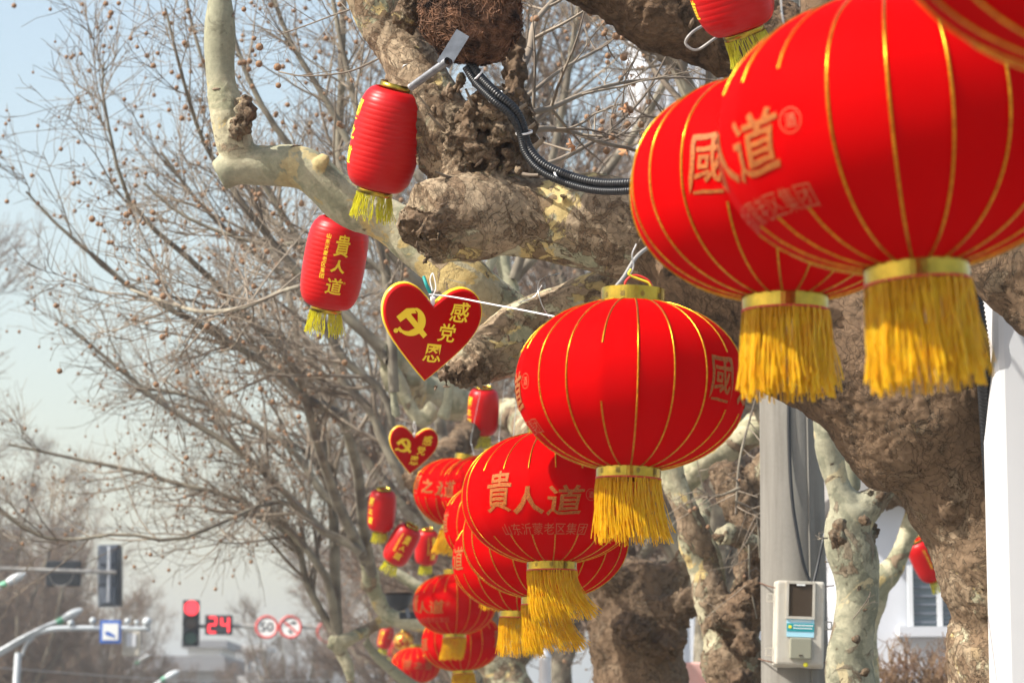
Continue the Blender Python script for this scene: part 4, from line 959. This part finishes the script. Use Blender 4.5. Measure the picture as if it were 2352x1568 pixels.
# cords of the centre lantern
L3 = 0.3 * FD / 266
L3o = lan[3]
def local(o, pts):
    bpy.context.view_layer.update(); mi = o.matrix_world.inverted(); return [mi @ Vector(p) for p in pts]
put('hanging_cord', tube_mesh('hanging_cord', local(L3o, [P(1498, 664, L3), P(1490, 650, L3), P(1465, 640, L3), P(1445, 630, L3), P(1450, 618, L3)]), .0035, M['cord_y'], 30), L3o)
put('hanging_cord', tube_mesh('hanging_cord', local(L3o, [P(1500, 664, L3), P(1488, 643, L3), P(1458, 632, L3), P(1438, 645, L3), P(1434, 668, L3)]), .0028, M['cord_r'], 30), L3o, label='red cord looped over the gold band')
put('hanging_wire', tube_mesh('hanging_wire', local(L3o, [P(1446, 632, L3), P(1455, 612, L3), P(1452, 585, L3), P(1462, 560, L3)]), .0022, M['wire'], 20, 6), L3o)
cable('grey_cable', 'grey cable slanting down behind the centre lantern top band', 'cable', [P(1500, 560, 8.1), P(1462, 590, 8.0), P(1430, 640, 7.9), P(1395, 680, 7.85), P(1375, 705, 7.85)], .0055, M['pipe'])

# ------------------------------------------------------------------ small cylinder lanterns
RS_ = .110; HZ = .168; PS = 4.0; RN = .057; ZS = HZ * (1 - (RN / RS_) ** PS) ** (1 / PS)
ZS = .160
def sprof(z):
    t = min(1, abs(z) / HZ); return max(RN, RS_ * (1 - t ** PS) ** (1 / PS) * (1 - .02 * t))
NB = 19
prs = []
for i in range(NB * 6 + 1):
    z = -ZS + 2 * ZS * i / (NB * 6); ph = (i % 6) / 6; prs.append((sprof(z) * (1 + .009 * math.sin(math.pi * ph) ** .4), z))
sbody = lathe(prs, 64, 'body', M['silk'], lambda ph, z: 1 + .006 * noise.noise(Vector((math.sin(ph) * 3, math.cos(ph) * 3, z * 25))))
stop = hoop('top_band', RN + .003, ZS - .003, ZS + .020, .002, M['gold'], 40); sbot = hoop('bottom_band', RN + .001, -ZS - .018, -ZS + .003, .002, M['gold'], 40)
hook = tube_mesh('wire_hook', [(0.02, 0, ZS + .005), (.012, 0, ZS + .03), (.022, 0, ZS + .055), (.028, 0, ZS + .072), (.014, 0, ZS + .085), (0, 0, ZS + .074), (.004, 0, ZS + .062)], .0013, M['wire'], 34, 6)
cap_s = lathe([(RN, ZS), (.03, ZS - .004), (.002, ZS - .005)], 24, 'inner_disc', M['red'])
def on_small(off=.0018):
    def f(x, y): ph = x / RS_; r = sprof(y) + off; return (r * math.sin(ph), -r * math.cos(ph), y)
    return f
msA = print_mesh('main_characters', [('貴', .028, .077, .056, .078, .014, .08), ('人', .026, .004, .052, .046, .04, 0), ('道', .024, -.068, .062, .060, .016, .08), ('酒', .060, -.052, .008, .009, 0, 0)], on_small(), M['yprint'], cut=.009, wob=.001)
msB = print_mesh('main_characters', [('國', math.pi * RS_, .077, .054, .066, .012, .08), ('之', math.pi * RS_, .004, .054, .046, .04, 0), ('道', math.pi * RS_, -.068, .060, .058, .016, .08)], on_small(), M['yprint'], cut=.009, wob=.001)
ssA = print_mesh('small_characters', [(c, -.026, .105 - i * .0205, .0165, .0175, .008, 0) for i, c in enumerate('山东沂蒙老区集团')], on_small(), M['yprint'], cut=.009)
FS = [fringe_me(11, RN, -ZS - .014, .092, .10, M['fringe_y'], 120, .0014, .012, flare=.12), fringe_me(12, RN, -ZS - .014, .092, -.12, M['fringe_y'], 120, .0014, .012, flare=.12)]
FSm = [None]
def small_lantern(label, x, y, a, phA, tl, fr_=0, d=None):
    d = RS_ * FD / a; t = thing('cylinder_lantern', label, 'lantern', P(x, y, d), euler(R_(tl), R_(phA), R_(17)), 'small red cylinder lanterns')
    put('body', sbody, t); put('top_band', stop, t); put('bottom_band', sbot, t); put('inner_disc', cap_s, t); put('wire_hook', hook, t, rot=(0, 0, -R_(phA)))
    put('tassel_fringe', FS[fr_], t, rot=(0, 0, -R_(phA))); put('main_characters', msA, t); put('main_characters', msB, t); put('small_characters', ssA, t)
    return t
SL = [
    ('large slanting cylinder lantern hooked on the upper limb, yellow writing only at its left edge', 888, 320, 80, 106, 13.5, 0),
    ('cylinder lantern with yellow 貴人道 writing facing the camera, above and left of the hearts', 768, 603, 71, 0, 11, 0),
    ('cylinder lantern hanging behind the stub branch right of the large heart', 1110, 945, 36, 118, 2, 1),
    ('upright cylinder lantern below and left of the smaller heart', 877, 1172, 32, 130, 5, 1),
    ('strongly tilted cylinder lantern with yellow writing left of the tilted round lantern', 923, 1250, 32, 0, 30, 0),
    ('small cylinder lantern half hidden behind a grey branch near the round lanterns', 980, 1256, 27, 25, 3, 1),
    ('tiny cylinder lantern with yellow writing at the bottom left next to the gold ball ornament', 886, 1463, 17, -45, 14, 0),
    ('cylinder lantern cut by the top edge above the largest lantern', 1664, -62, 94, 90, -20, 0),
    ('small cylinder lantern peeking out left of the dark trunk near the white post', 2128, 1285, 34, 10, -28, 1),
    ('barely visible cylinder lantern between the grey branch and the round lanterns', 1008, 1226, 20, 60, -20, 1),
    ('tiny red lantern with orange writing beneath the gold ball ornament', 905, 1490, 13, 10, 20, 0),
]
for s in SL: small_lantern(*s)
# gold ball ornament
d = .125 * FD / 22; orn = thing('ball_ornament', 'red and gold patterned ball ornament beside the tiny cylinder lantern', 'ornament', P(927, 1473, d), None)
bm = bmesh.new(); bmesh.ops.create_uvsphere(bm, u_segments=32, v_segments=16, radius=.125); M['orn'] = mat('red_gold_foil', (.35, .04, .02), .3, .8)
L(M['orn'], ramp(M['orn'], nz(M['orn'], 16, 2), [(.42, (.42, .02, .01)), (.52, (.75, .42, .08))]), BS(M['orn']).inputs['Base Color'])
put('ball', from_bm(bm, 'ball', M['orn'], True), orn)
put('top_band', hoop('top_band', .04, .115, .145, .004, M['gold'], 24), orn); put('bottom_band', hoop('bottom_band', .04, -.145, -.115, .004, M['gold'], 24), orn)
for i in range(6): put('gold_stripe', tube_mesh('gold_stripe', [(.126 * math.sin(a_) , 0, .126 * math.cos(a_)) for a_ in np.linspace(.3, 2.84, 9)], .005, M['stripe'], 16, 5), orn, rot=(0, 0, i * math.pi / 3))

# ------------------------------------------------------------------ hearts
HO = [(0, .080), (.020, .102), (.050, .127), (.085, .138), (.118, .128), (.142, .100), (.150, .062), (.143, .022), (.122, -.018), (.092, -.056), (.055, -.096), (.024, -.128), (0, -.150)]
def heart_outline(s, n=110):
    q = smooth_line(HO[1:-1], 60); right = [(0, HO[0][1])] + [tuple(p) for p in q] + [(0, HO[-1][1])]
    left = [(-x, y) for x, y in right[1:-1]][::-1]
    pts = right + left; cx, cy = 0, 0
    out = []
    P_ = np.array(pts); nx = np.roll(P_, -1, 0) - np.roll(P_, 1, 0); nrm = np.stack([nx[:, 1], -nx[:, 0]], 1); nrm /= np.linalg.norm(nrm, axis=1, keepdims=True) + 1e-9
    Q = P_ - nrm * s * -1
    return P_, nrm
HP, HN = heart_outline(0)
if HN[int(np.argmax(HP[:, 0]))][0] < 0: HN = -HN
def heart_layer(levels, name, m, fill=True):
    """levels: (inset, y) rings from back to front, then closed with a fill"""
    bm = bmesh.new(); prev = None; first = None
    for ins, y in levels:
        ring = []
        for p, n_ in zip(HP, HN):
            q = p - n_ * ins
            ring.append(bm.verts.new((q[0], y, q[1])))
        if prev:
            for i in range(len(ring)): 
                j = (i + 1) % len(ring); bm.faces.new((prev[i], prev[j], ring[j], ring[i]))
        else: first = ring
        prev = ring
    bm.faces.new(prev); bm.faces.new(first)
    bmesh.ops.triangulate(bm, faces=[f for f in bm.faces if len(f.verts) > 4]); bmesh.ops.recalc_face_normals(bm, faces=bm.faces[:])
    me = from_bm(bm, name, m); return me
hy = heart_layer([(.003, .026), (0, .022), (0, -.002), (.002, -.005)], 'back_shell', M['heart_yel'])
hr = heart_layer([(.004, -.004), (.004, -.012), (.006, -.0165), (.0095, -.019)], 'face_plate', M['heart_red'])
def arc(cx, cy, r, a0, a1, n): return [(cx + r * math.cos(R_(a0 + (a1 - a0) * i / (n - 1))), cy + r * math.sin(R_(a0 + (a1 - a0) * i / (n - 1)))) for i in range(n)]
sick = arc(0, 0, .052, -128, 72, 26) + arc(-.012, .006, .0415, 74, -122, 24)
handle = [(-.0335, -.0435), (-.0255, -.0345), (-.038, -.0215), (-.046, -.0305)]
knob = arc(-.050, -.037, .0085, 0, 345, 18)
ham_h = [(-.030, .019), (-.019, .009), (.048, -.055), (.062, -.040), (-.006, .026), (-.016, .034)]
ham = [(-.050, .012), (-.040, .000), (-.030, .010), (-.012, .028), (.014, .036), (.006, .050), (-.014, .046)]
def emblem_mesh():
    bm = bmesh.new()
    for k_, pts in enumerate((sick, handle, knob, [(-.030, .022), (-.016, .008), (.050, -.056), (.062, -.042), (-.004, .026)], [(-.054, .012), (-.038, -.006), (.000, .028), (.016, .030), (.004, .048), (-.022, .044)])):
        vs = [bm.verts.new((x, -.0001 * k_, z)) for x, z in pts]; f = bm.faces.new(vs)
    bmesh.ops.triangulate(bm, faces=bm.faces[:])
    return from_bm(bm, 'hammer_and_sickle', M['yprint'])
em = emblem_mesh()
def flat(y0):
    def f(x, y): return (x, y0, y)
    return f
ht = print_mesh('characters', [('感', .080, .066, .062, .060, .014, .12), ('党', .048, .002, .054, .054, .014, .12), ('恩', .010, -.062, .054, .054, .014, .12)], flat(-.0205), M['yprint'], cut=0, wob=.0008)
def heart(label, x, y, w_, tl, yaw):
    d = .300 * FD / w_; t = thing('heart_sign', label, 'heart sign', P(x, y, d), (Matrix.Rotation(R_(yaw), 3, 'Z') @ Matrix.Rotation(R_(tl), 3, 'Y') @ Matrix.Rotation(R_(16), 3, 'X')).to_euler(), 'red heart signs')
    put('back_shell', hy, t); put('face_plate', hr, t); put('hammer_and_sickle', em, t, loc=(-.062, -.0205, .026)).scale = (.84, 1, .84); put('characters', ht, t)
    put('hanging_wire', tube_mesh('hanging_wire', [(0, 0, .075), (-.004, 0, .10), (.004, 0, .13), (-.008, .01, .17), (-.014, .01, .15), (-.006, 0, .12)], .0017, M['white_cord'], 30, 6), t)
    b = bmesh.new(); bmbox(b, (-.002, -.002, .088), (.014, .014, .03), bev=.004); put('wrapped_tie', from_bm(b, 'wrapped_tie', M['white_cord']), t)
    return t
heart('larger red heart sign with 感党恩 and hammer and sickle hanging beside the pale limb', 987, 760, 233, 3.5, 12)
heart('smaller far red heart sign with 感党恩 above the upright cylinder lantern', 948, 1032, 114, 4, 12)
cable('tie_cord', 'white cord stretched from the larger heart to the centre lantern', 'cord', [P(985, 676, 8.3), P(1040, 682, 8.3), P(1120, 697, 8.2), P(1200, 712, 8.0), P(1275, 727, 7.8)], .0022, M['white_cord'])
cable('tie_cord', 'teal ribbon knotted in the wire above the larger heart', 'cord', [P(973, 635, 8.28), P(980, 655, 8.27), P(988, 672, 8.28)], .005, mat('teal_ribbon', (.01, .30, .27), .5))
cable('loop_wire', 'thin bright wire looped round the lower stub limb', 'wire', [P(1285, 628, 8.9), P(1245, 640, 8.7), P(1236, 665, 8.6), P(1245, 700, 8.6), P(1262, 730, 8.7)], .0018, M['wire'])
cable('loop_wire', 'thin wire end trailing left from the lower stub limb', 'wire', [P(1245, 655, 8.7), P(1225, 682, 8.7), P(1190, 695, 8.7)], .0012, M['wire'])
cable('loop_wire', 'grey wire loop under the cylinder lantern at the top edge', 'wire', [P(1680, 60, 8.0), P(1640, 90, 7.9), P(1600, 115, 7.9), P(1575, 100, 7.9), P(1590, 75, 7.9), P(1630, 50, 8.0)], .004, M['pipe'])

# ------------------------------------------------------------------ corrugated conduits with ties, wrapped bundle and its bracket
def conduit(name, label, pts, r, pitch=.011):
    b = Vector(pts[0]); q = smooth_line([tuple(Vector(p) - b) for p in pts], 260)
    seg = np.linalg.norm(np.diff(q, axis=0), axis=1); s = np.concatenate([[0], np.cumsum(seg)]); n = int(s[-1] / pitch * 6)
    u = np.linspace(0, s[-1], n); q = np.stack([np.interp(u, s, q[:, i]) for i in range(3)], 1)
    rad = r * (1 + .06 * np.sign(np.sin(2 * np.pi * u / pitch)))
    o = put(name, mesh_np(name, *tubes(q[None], rad[None], 12), False, M['black']), loc=b); tag(o, label, 'conduit', 'black corrugated conduits'); return o, q + np.array(b)
cp = [(1078, 140, 8.72), (1100, 175, 8.7), (1140, 215, 8.66), (1180, 250, 8.66), (1200, 290, 8.68), (1212, 335, 8.68), (1245, 375, 8.66), (1300, 402, 8.64), (1370, 420, 8.6), (1450, 420, 8.55), (1520, 405, 8.55), (1620, 380, 8.5)]
c_a, qa = conduit('conduit', 'thicker black corrugated conduit curving from the fibre bundle down to the big limb', [P(*p) for p in cp], .0145, .008)
c_b, qb = conduit('conduit', 'thinner black corrugated conduit strapped beneath the thicker one', [P(x - 8 + i * .6, y + 15 + i * .3, d - .01) for i, (x, y, d) in enumerate(cp)], .0115, .007)
def tie(x, y, d, ang, r=.021):
    o = put('cable_tie', lathe([(r, -.003), (r, .003), (r - .0022, .003), (r - .0022, -.003)], 24, 'cable_tie', M['white_cord'], close=True), loc=P(x, y, d), rot=(Matrix.Rotation(R_(ang), 3, 'Y') @ Matrix.Rotation(R_(25), 3, 'X')).to_euler()); o.scale = (1.25, 1, 1); return o
for (x, y, d, an, lb) in ((1096, 172, 8.7, -50, 'white cable tie closest to the fibre bundle'), (1138, 222, 8.67, -40, 'white cable tie in the middle of the descending conduits'), (1204, 305, 8.68, -10, 'white cable tie where the conduits pass the dark stub'), (1283, 405, 8.65, 60, 'white cable tie on the level part of the conduits')):
    tag(tie(x, y, d, an), lb, 'cable tie', 'white cable ties')
c_c, _ = conduit('conduit', 'black conduit running down the trunk beside the white post', [P(2222, 585, 8.2), P(2235, 640, 8.2), P(2246, 720, 8.2), P(2256, 800, 8.2), P(2262, 900, 8.3), P(2275, 1100, 8.45)], .021, .013)
# fibre bundle
bc_ = P(1078, 38, 8.75); fb = thing('fibre_bundle', 'dark bundle wrapped in brown hairy fibre wedged in the fork at the top', 'bundle', bc_)
bm = bmesh.new(); bmesh.ops.create_icosphere(bm, subdivisions=4, radius=.14)
for v in bm.verts:
    n_ = v.co.normalized(); v.co = Vector((v.co.x * 1.02, v.co.y * .8, v.co.z * 1.02)) * (1 + .13 * noise.noise(n_ * 2.2)); 
    if n_.z < 0: v.co.x += -.18 * n_.z * .14
put('core', from_bm(bm, 'core', M['fibre_core'], True), fb)
rs = np.random.RandomState(9); q = 2600
th = rs.rand(q) * 2 * np.pi; zz = rs.rand(q) * 2 - 1; D0 = np.stack([np.sqrt(1 - zz ** 2) * np.cos(th), np.sqrt(1 - zz ** 2) * np.sin(th), zz], 1)
tn = np.cross(D0, rs.randn(q, 3) + np.array([0, .5, 1.0])); tn /= np.linalg.norm(tn, axis=1, keepdims=True); npt = 8; PT = np.empty((q, npt, 3)); d_ = D0.copy(); st = .16 * (.5 + rs.rand(q))[:, None]
for k_ in range(npt):
    nn = np.array([1 + .13 * noise.noise(Vector(x.tolist()) * 2.2) for x in d_])[:, None]
    rr = .142 * nn * (1 + .03 * rs.rand(q)[:, None] + .16 * (k_ / npt) ** 3 * rs.rand(q)[:, None])
    PT[:, k_] = d_ * rr * np.array([1.02, .8, 1.02]); PT[:, k_, 0] += np.where(d_[:, 2] < 0, -.0252 * d_[:, 2], 0)
    tn = tn + rs.randn(q, 3) * .30; tn -= (tn * d_).sum(1, keepdims=True) * d_; tn /= np.linalg.norm(tn, axis=1, keepdims=True); d_ = d_ + tn * st; d_ /= np.linalg.norm(d_, axis=1, keepdims=True)
put('fibres', mesh_np('fibres', *tubes(PT, np.full((q, npt), .0021), 3), True, M['fibre']), fb, kind='stuff')
# bracket and threaded rod
br = thing('bracket', 'flat grey steel bracket with a threaded rod below the fibre bundle', 'bracket', P(1036, 122, 8.55))
rot_p = Matrix.Rotation(R_(31), 3, 'Y')
put('steel_plate', box_mesh('steel_plate', (.006, 0, .012), (.044, .006, .115), M['steel'], rot_p), br)
put('bolt', prism('bolt', (-.012, -.002, -.033), (-.002, -.014, -.028), .009, .009, 8, M['rust']), br)
p0 = P(1028, 140, 8.52) - P(1036, 122, 8.55); p1 = P(945, 200, 8.75) - P(1036, 122, 8.55)
n = 150; u = np.linspace(0, 1, n); qq = np.array(p0)[None] * (1 - u[:, None]) + np.array(p1)[None] * u[:, None]
put('threaded_rod', mesh_np('threaded_rod', *tubes(qq[None], (.0115 * (1 + .07 * np.sign(np.sin(u * 2 * np.pi * 25))))[None], 12), False, M['steel']), br)

# dark bowl shaped flood lamp in the far limb
d = 24.0; fl = thing('flood_lamp', 'dark bowl shaped lamp fixed in the curve of the far limb', 'lamp', P(917, 1378, d)); kk = d / FD
put('bowl', lathe([(6 * kk, -24 * kk), (22 * kk, -14 * kk), (30 * kk, 4 * kk), (31 * kk, 14 * kk)], 28, 'bowl', M['sigbody']), fl)
put('lid', lathe([(.002, 19 * kk), (31 * kk, 17 * kk), (32 * kk, 12 * kk), (29 * kk, 10 * kk)], 28, 'lid', M['fibre_core']), fl)
put('mounting_arm', box_mesh('mounting_arm', (18 * kk, 0, -20 * kk), (9 * kk, .03, 40 * kk), M['sigback'], Matrix.Rotation(R_(-12), 3, 'Y')), fl)
put('clamp', box_mesh('clamp', (22 * kk, .03, -34 * kk), (44 * kk, .06, 16 * kk), M['sigbody'], bev=.01), fl)

# ------------------------------------------------------------------ traffic signals and signs
def bar(name, a, b, r, m, parent=None, k=10): return put(name, prism(name, a, b, r, r, k, m), parent)
d = 80.0; kk = d / FD; A0 = P(850, 784, d)
arm_base = P(1010, 784, d)
mast = thing('signal_mast', 'grey signal mast whose long arm carries the red signal, countdown and round signs', 'mast', (arm_base.x, arm_base.y, .12))
def rel(o, x, y, dd=d): return P(x, y, dd) - Vector(o.location)
put('pole', prism('pole', (0, 0, 0), rel(mast, 1010, 1400), .13, .10, 14, M['galv']), mast)
put('arm', prism('arm', rel(mast, 1010, 1442), rel(mast, 420, 1436), .07, .04, 12, M['pipe']), mast)
def disc(name, c, r, th, m, parent, k=36):
    bm = bmesh.new(); bmesh.ops.create_cone(bm, segments=k, radius1=r, radius2=r, depth=th, cap_ends=True); bmesh.ops.rotate(bm, cent=(0, 0, 0), matrix=Matrix.Rotation(R_(90), 3, 'X'), verts=bm.verts)
    return put(name, from_bm(bm, name, m), parent, loc=c)
sg = thing('traffic_signal', 'traffic signal with its red light lit left of the red countdown', 'traffic light', P(438, 1430, d - .2))
put('housing', box_mesh('housing', (0, .12, 0), (38 * kk, .24, 106 * kk), M['sigbody'], bev=.03), sg)
for z, m_, nm in ((34, 'redlight', 'lit_red_lens'), (0, 'off2', 'unlit_lens'), (-34, 'offl', 'unlit_lens')):
    disc(nm, (0 if z < 30 else 2 * kk, -.03, z * kk), (17 if z > 30 else 14) * kk, .05, M[m_], sg)
    put('visor', lathe([(17.5 * kk, 0), (17.5 * kk, .16)], 24, 'visor', M['sigbody']), sg, loc=(0 if z < 30 else 2 * kk, 0, z * kk), rot=(R_(90), 0, 0))
put('bracket', box_mesh('bracket', (24 * kk, .12, -8 * kk), (14 * kk, .08, 5 * kk), M['sigbody']), sg)
ct = thing('countdown_display', 'black countdown display showing 24 in red digits', 'countdown timer', P(502, 1434, d - .2))
put('housing', box_mesh('housing', (0, .1, 0), (62 * kk, .2, 45 * kk), M['sigbody'], bev=.02), ct)
SEG = {'a': ((0, 17), (16, 4.6)), 'g': ((0, 0), (16, 4.6)), 'd': ((0, -17), (16, 4.6)), 'f': ((-8, 8.5), (4.6, 16)), 'b': ((8, 8.5), (4.6, 16)), 'e': ((-8, -8.5), (4.6, 16)), 'c': ((8, -8.5), (4.6, 16))}
for (cx, segs) in ((-14, 'abged'), (15, 'fgbc')):
    for s in segs:
        (x, z), (w_, h_) = SEG[s]; put('digit_segment', box_mesh('digit_segment', ((cx + x) * kk, -.012, z * kk), (w_ * kk, .02, h_ * kk), M['redlight']), ct)
def sign_round(label, x, y, r, kind):
    t = thing('round_sign', label, 'road sign', P(x, y, d - .15)); disc('plate', (0, 0, 0), r * kk, .03, M['whitep'], t)
    put('red_ring', lathe([(r * .99 * kk, 0), (r * .99 * kk, .02), (r * .80 * kk, .02), (r * .80 * kk, 0)], 36, 'red_ring', M['signred'], close=True), t, loc=(0, -.014, 0), rot=(R_(90), 0, 0))
    if kind == '50':
        put('numerals', print_mesh('numerals', [('50', 0, 0, r * 1.15 * kk, r * .8 * kk, .02, 0)], flat(-.02), M['signblack'], cut=0), t)
    else:
        put('red_bar', box_mesh('red_bar', (0, -.02, 0), (r * 1.75 * kk, .008, r * .18 * kk), M['signred'], Matrix.Rotation(R_(40), 3, 'Y')), t)
        if kind == 'horn':
            put('horn_symbol', poly_prism('horn_symbol', [(x_ * kk, z_ * kk) for x_, z_ in ((-14, 3), (-6, 6), (8, 14), (14, 10), (13, 5), (2, 7), (-12, 0))], -.018, -.017, M['signblack']), t)
            put('horn_symbol', poly_prism('horn_symbol', [(x_ * kk, z_ * kk) for x_, z_ in ((-6, -7), (-1, -6), (7, -13), (2, -17), (-3, -12))], -.018, -.017, M['signblack']), t)
        else: put('symbol', poly_prism('symbol', [(x_ * kk, z_ * kk) for x_, z_ in ((-4, 2), (6, 4), (12, -6), (2, -8))], -.018, -.017, M['signblack']), t)
    return t
sign_round('round red rimmed 50 speed limit sign', 613, 1439, 27, '50')
sign_round('round red rimmed sign with barred horn symbol right of the 50 sign', 667, 1439, 27, 'horn')
sign_round('round red rimmed sign half hidden behind the knobbly limb', 753, 1450, 26, 'x')

d = 52.0; kk = d / FD; a = P(-420, 784, d)
m2 = thing('signal_mast', 'thin brown arm reaching in from the left edge with two dark signals on it', 'mast', (a.x, a.y, .12))
put('pole', prism('pole', (0, 0, 0), rel(m2, -420, 1270, d), .12, .09, 14, M['pipe']), m2); put('arm', prism('arm', rel(m2, -420, 1292, d), rel(m2, 268, 1314, d), .045, .035, 12, M['pipe']), m2)
sb_ = thing('signal_board', 'flat black rectangular signal board seen from behind on the left arm', 'signal', P(145, 1316, d + .15)); put('panel', box_mesh('panel', (0, .06, 0), (80 * kk, .12, 58 * kk), M['sigbody'], bev=.02), sb_)
put('cable_loop', tube_mesh('cable_loop', [(-30 * kk, -.1, -5 * kk), (-20 * kk, -.1, -24 * kk), (0, -.1, -30 * kk), (20 * kk, -.1, -18 * kk), (26 * kk, -.1, 0)], .01, M['pipe'], 24, 6), sb_)
sb2 = thing('traffic_signal', 'tall grey traffic signal seen from behind with a pale vertical tube', 'traffic light', P(251, 1321, d + .12), (0, R_(-1.5), 0))
put('housing', box_mesh('housing', (0, .08, 0), (54 * kk, .2, 142 * kk), M['sigback'], bev=.03), sb2)
for z in (45, 0, -45): put('rear_cover', box_mesh('rear_cover', (-3 * kk, -.04, z * kk), (38 * kk, .05, 40 * kk), M['sigback'], bev=.012), sb2)
put('vertical_tube', prism('vertical_tube', (0, -.1, -62 * kk), (3 * kk, -.1, 66 * kk), .036, .036, 12, M['galv']), sb2)
put('side_flange', box_mesh('side_flange', (25 * kk, -.01, 0), (7 * kk, .28, 138 * kk), M['sigbody']), sb2)
# camera pole with blue bus sign
d = 58.0; kk = d / FD; a = P(42, 784, d)
cpole = thing('camera_pole', 'white pole with a level arm of cameras behind the blue bus sign', 'pole', (a.x, a.y, .12))
put('pole', prism('pole', (0, 0, 0), rel(cpole, 42, 1500, d), .075, .07, 14, M['lampw']), cpole)
put('arm', tube_mesh('arm', [rel(cpole, -60, 1530, d), rel(cpole, 0, 1500, d), rel(cpole, 60, 1465, d), rel(cpole, 110, 1446, d), rel(cpole, 180, 1442, d), rel(cpole, 345, 1443, d)], .055, M['lampw'], 40, 10), cpole)
put('brace', tube_mesh('brace', [rel(cpole, 50, 1505, d), rel(cpole, 60, 1480, d), rel(cpole, 78, 1462, d)], .035, M['lampw'], 16, 8), cpole)
for (x, y, r) in ((163, 1430, 8), (213, 1425, 8), (293, 1426, 7), (314, 1429, 6), (338, 1428, 11)):
    bm = bmesh.new(); bmesh.ops.create_uvsphere(bm, u_segments=16, v_segments=10, radius=r * kk); c = put('camera', from_bm(bm, 'camera', M['lampw'], True), cpole, loc=rel(cpole, x, y, d))
    put('stalk', prism('stalk', (0, 0, -r * kk - .08), (0, 0, -r * kk + .02), .02, .02, 8, M['lampw']), c)
o = thing('control_box', 'cream box hanging under the camera arm right of the blue sign', 'box', P(303, 1478, d - .1)); put('case', box_mesh('case', (0, 0, 0), (40 * kk, .2, 56 * kk), M['box'], bev=.02), o); put('door', box_mesh('door', (0, -.11, 8 * kk), (22 * kk, .02, 30 * kk), M['frame'], bev=.008), o)
o = thing('blue_sign', 'square blue sign with a white panel and slanted blue symbol', 'road sign', P(254, 1450, d - .25)); put('plate', box_mesh('plate', (0, 0, 0), (48 * kk, .04, 52 * kk), M['blue'], bev=.01), o)
put('white_panel', box_mesh('white_panel', (0, -.025, 0), (36 * kk, .012, 38 * kk), M['whitep']), o)
put('symbol', poly_prism('symbol', [(x_ * kk, z_ * kk) for x_, z_ in ((-13, -1), (-9, -8), (2, -11), (12, -14), (11, -9), (2, -3), (-6, 1))], -.036, -.034, M['blue']), o)
# street lamps
def lamp(label, x0, y0, x1, y1, d, base_x, arm_pts, hs=1.):
    kk = d / FD; a = P(base_x, 784, d); t = thing('street_lamp', label, 'street lamp', (a.x, a.y, .12), None, 'white street lamps on the left')
    put('pole', prism('pole', (0, 0, 0), rel(t, *arm_pts[0], d), .08, .06, 12, M['lampw']), t)
    put('arm', tube_mesh('arm', [rel(t, x, y, d) for x, y in arm_pts], .045, M['lampw'], 24, 8), t)
    c0 = rel(t, x0, y0, d); c1 = rel(t, x1, y1, d); n = 14; u = np.linspace(0, 1, n); q = np.array(c0)[None] * (1 - u[:, None]) + np.array(c1)[None] * u[:, None]
    rr = 10.5 * hs * kk * np.sin(np.pi * np.clip(u * .86 + .12, 0, 1)) ** .55
    put('lamp_head', mesh_np('lamp_head', *tubes(q[None], rr[None], 12), True, M['lampw']), t)
    put('green_collar', mesh_np('green_collar', *tubes((np.array(c0) + (np.array(c1) - np.array(c0)) * np.linspace(-.22, .10, 5)[:, None])[None], np.full((1, 5), 7.5 * hs * kk), 10), True, M['green']), t)
    return t
lamp('street lamp with a long white arm slanting up behind the left signals', 142, 1423, 190, 1398, 56, -330, [(-330, 1640), (-160, 1580), (-20, 1505), (50, 1465), (100, 1440), (142, 1423)])
lamp('street lamp whose white head pokes in at the left edge under the thin arm', 12, 1340, 60, 1316, 44, -480, [(-480, 1600), (-300, 1540), (-60, 1385), (12, 1340)])
lamp('small distant street lamp head at the bottom edge below the pale block', 378, 1558, 412, 1540, 85, 250, [(250, 1660), (330, 1590), (378, 1558)], .8)
lamp('distant faint street lamp between the camera box and the low grey building', 318, 1520, 350, 1500, 105, 230, [(230, 1640), (280, 1560), (318, 1520)], .6)
# overhead wires across the street
for (a_, b_, lb) in (((-40, 1530, 60), (800, 1560, 75), 'thin overhead wire low across the street'), ((-40, 1212, 70), (760, 1185, 80), 'thin overhead wire crossing the pale sky behind the twigs')):
    p, q = P(*a_), P(*b_); cable('overhead_wire', lb, 'wire', [p, p * .5 + q * .5 - Vector((0, 0, .15)), q], .012, M['pipe'])
# ------------------------------------------------------------------ haze
HZ_DENS = 0.0009
if HZ_DENS > 0:
    hm = bpy.data.materials.new('haze_air'); hm.use_nodes = True; hm.node_tree.nodes.clear()
    vol = hm.node_tree.nodes.new('ShaderNodeVolumePrincipled'); vol.inputs['Color'].default_value = (.86, .93, 1, 1); vol.inputs['Density'].default_value = HZ_DENS; vol.inputs['Anisotropy'].default_value = .3
    ou = hm.node_tree.nodes.new('ShaderNodeOutputMaterial'); hm.node_tree.links.new(vol.outputs[0], ou.inputs['Volume'])
    o = put('haze', box_mesh('haze', (0, 0, 22.5), (3100, 3100, 47.2), hm), kind='stuff')
print('script', round(time.time() - T0, 1), 's')
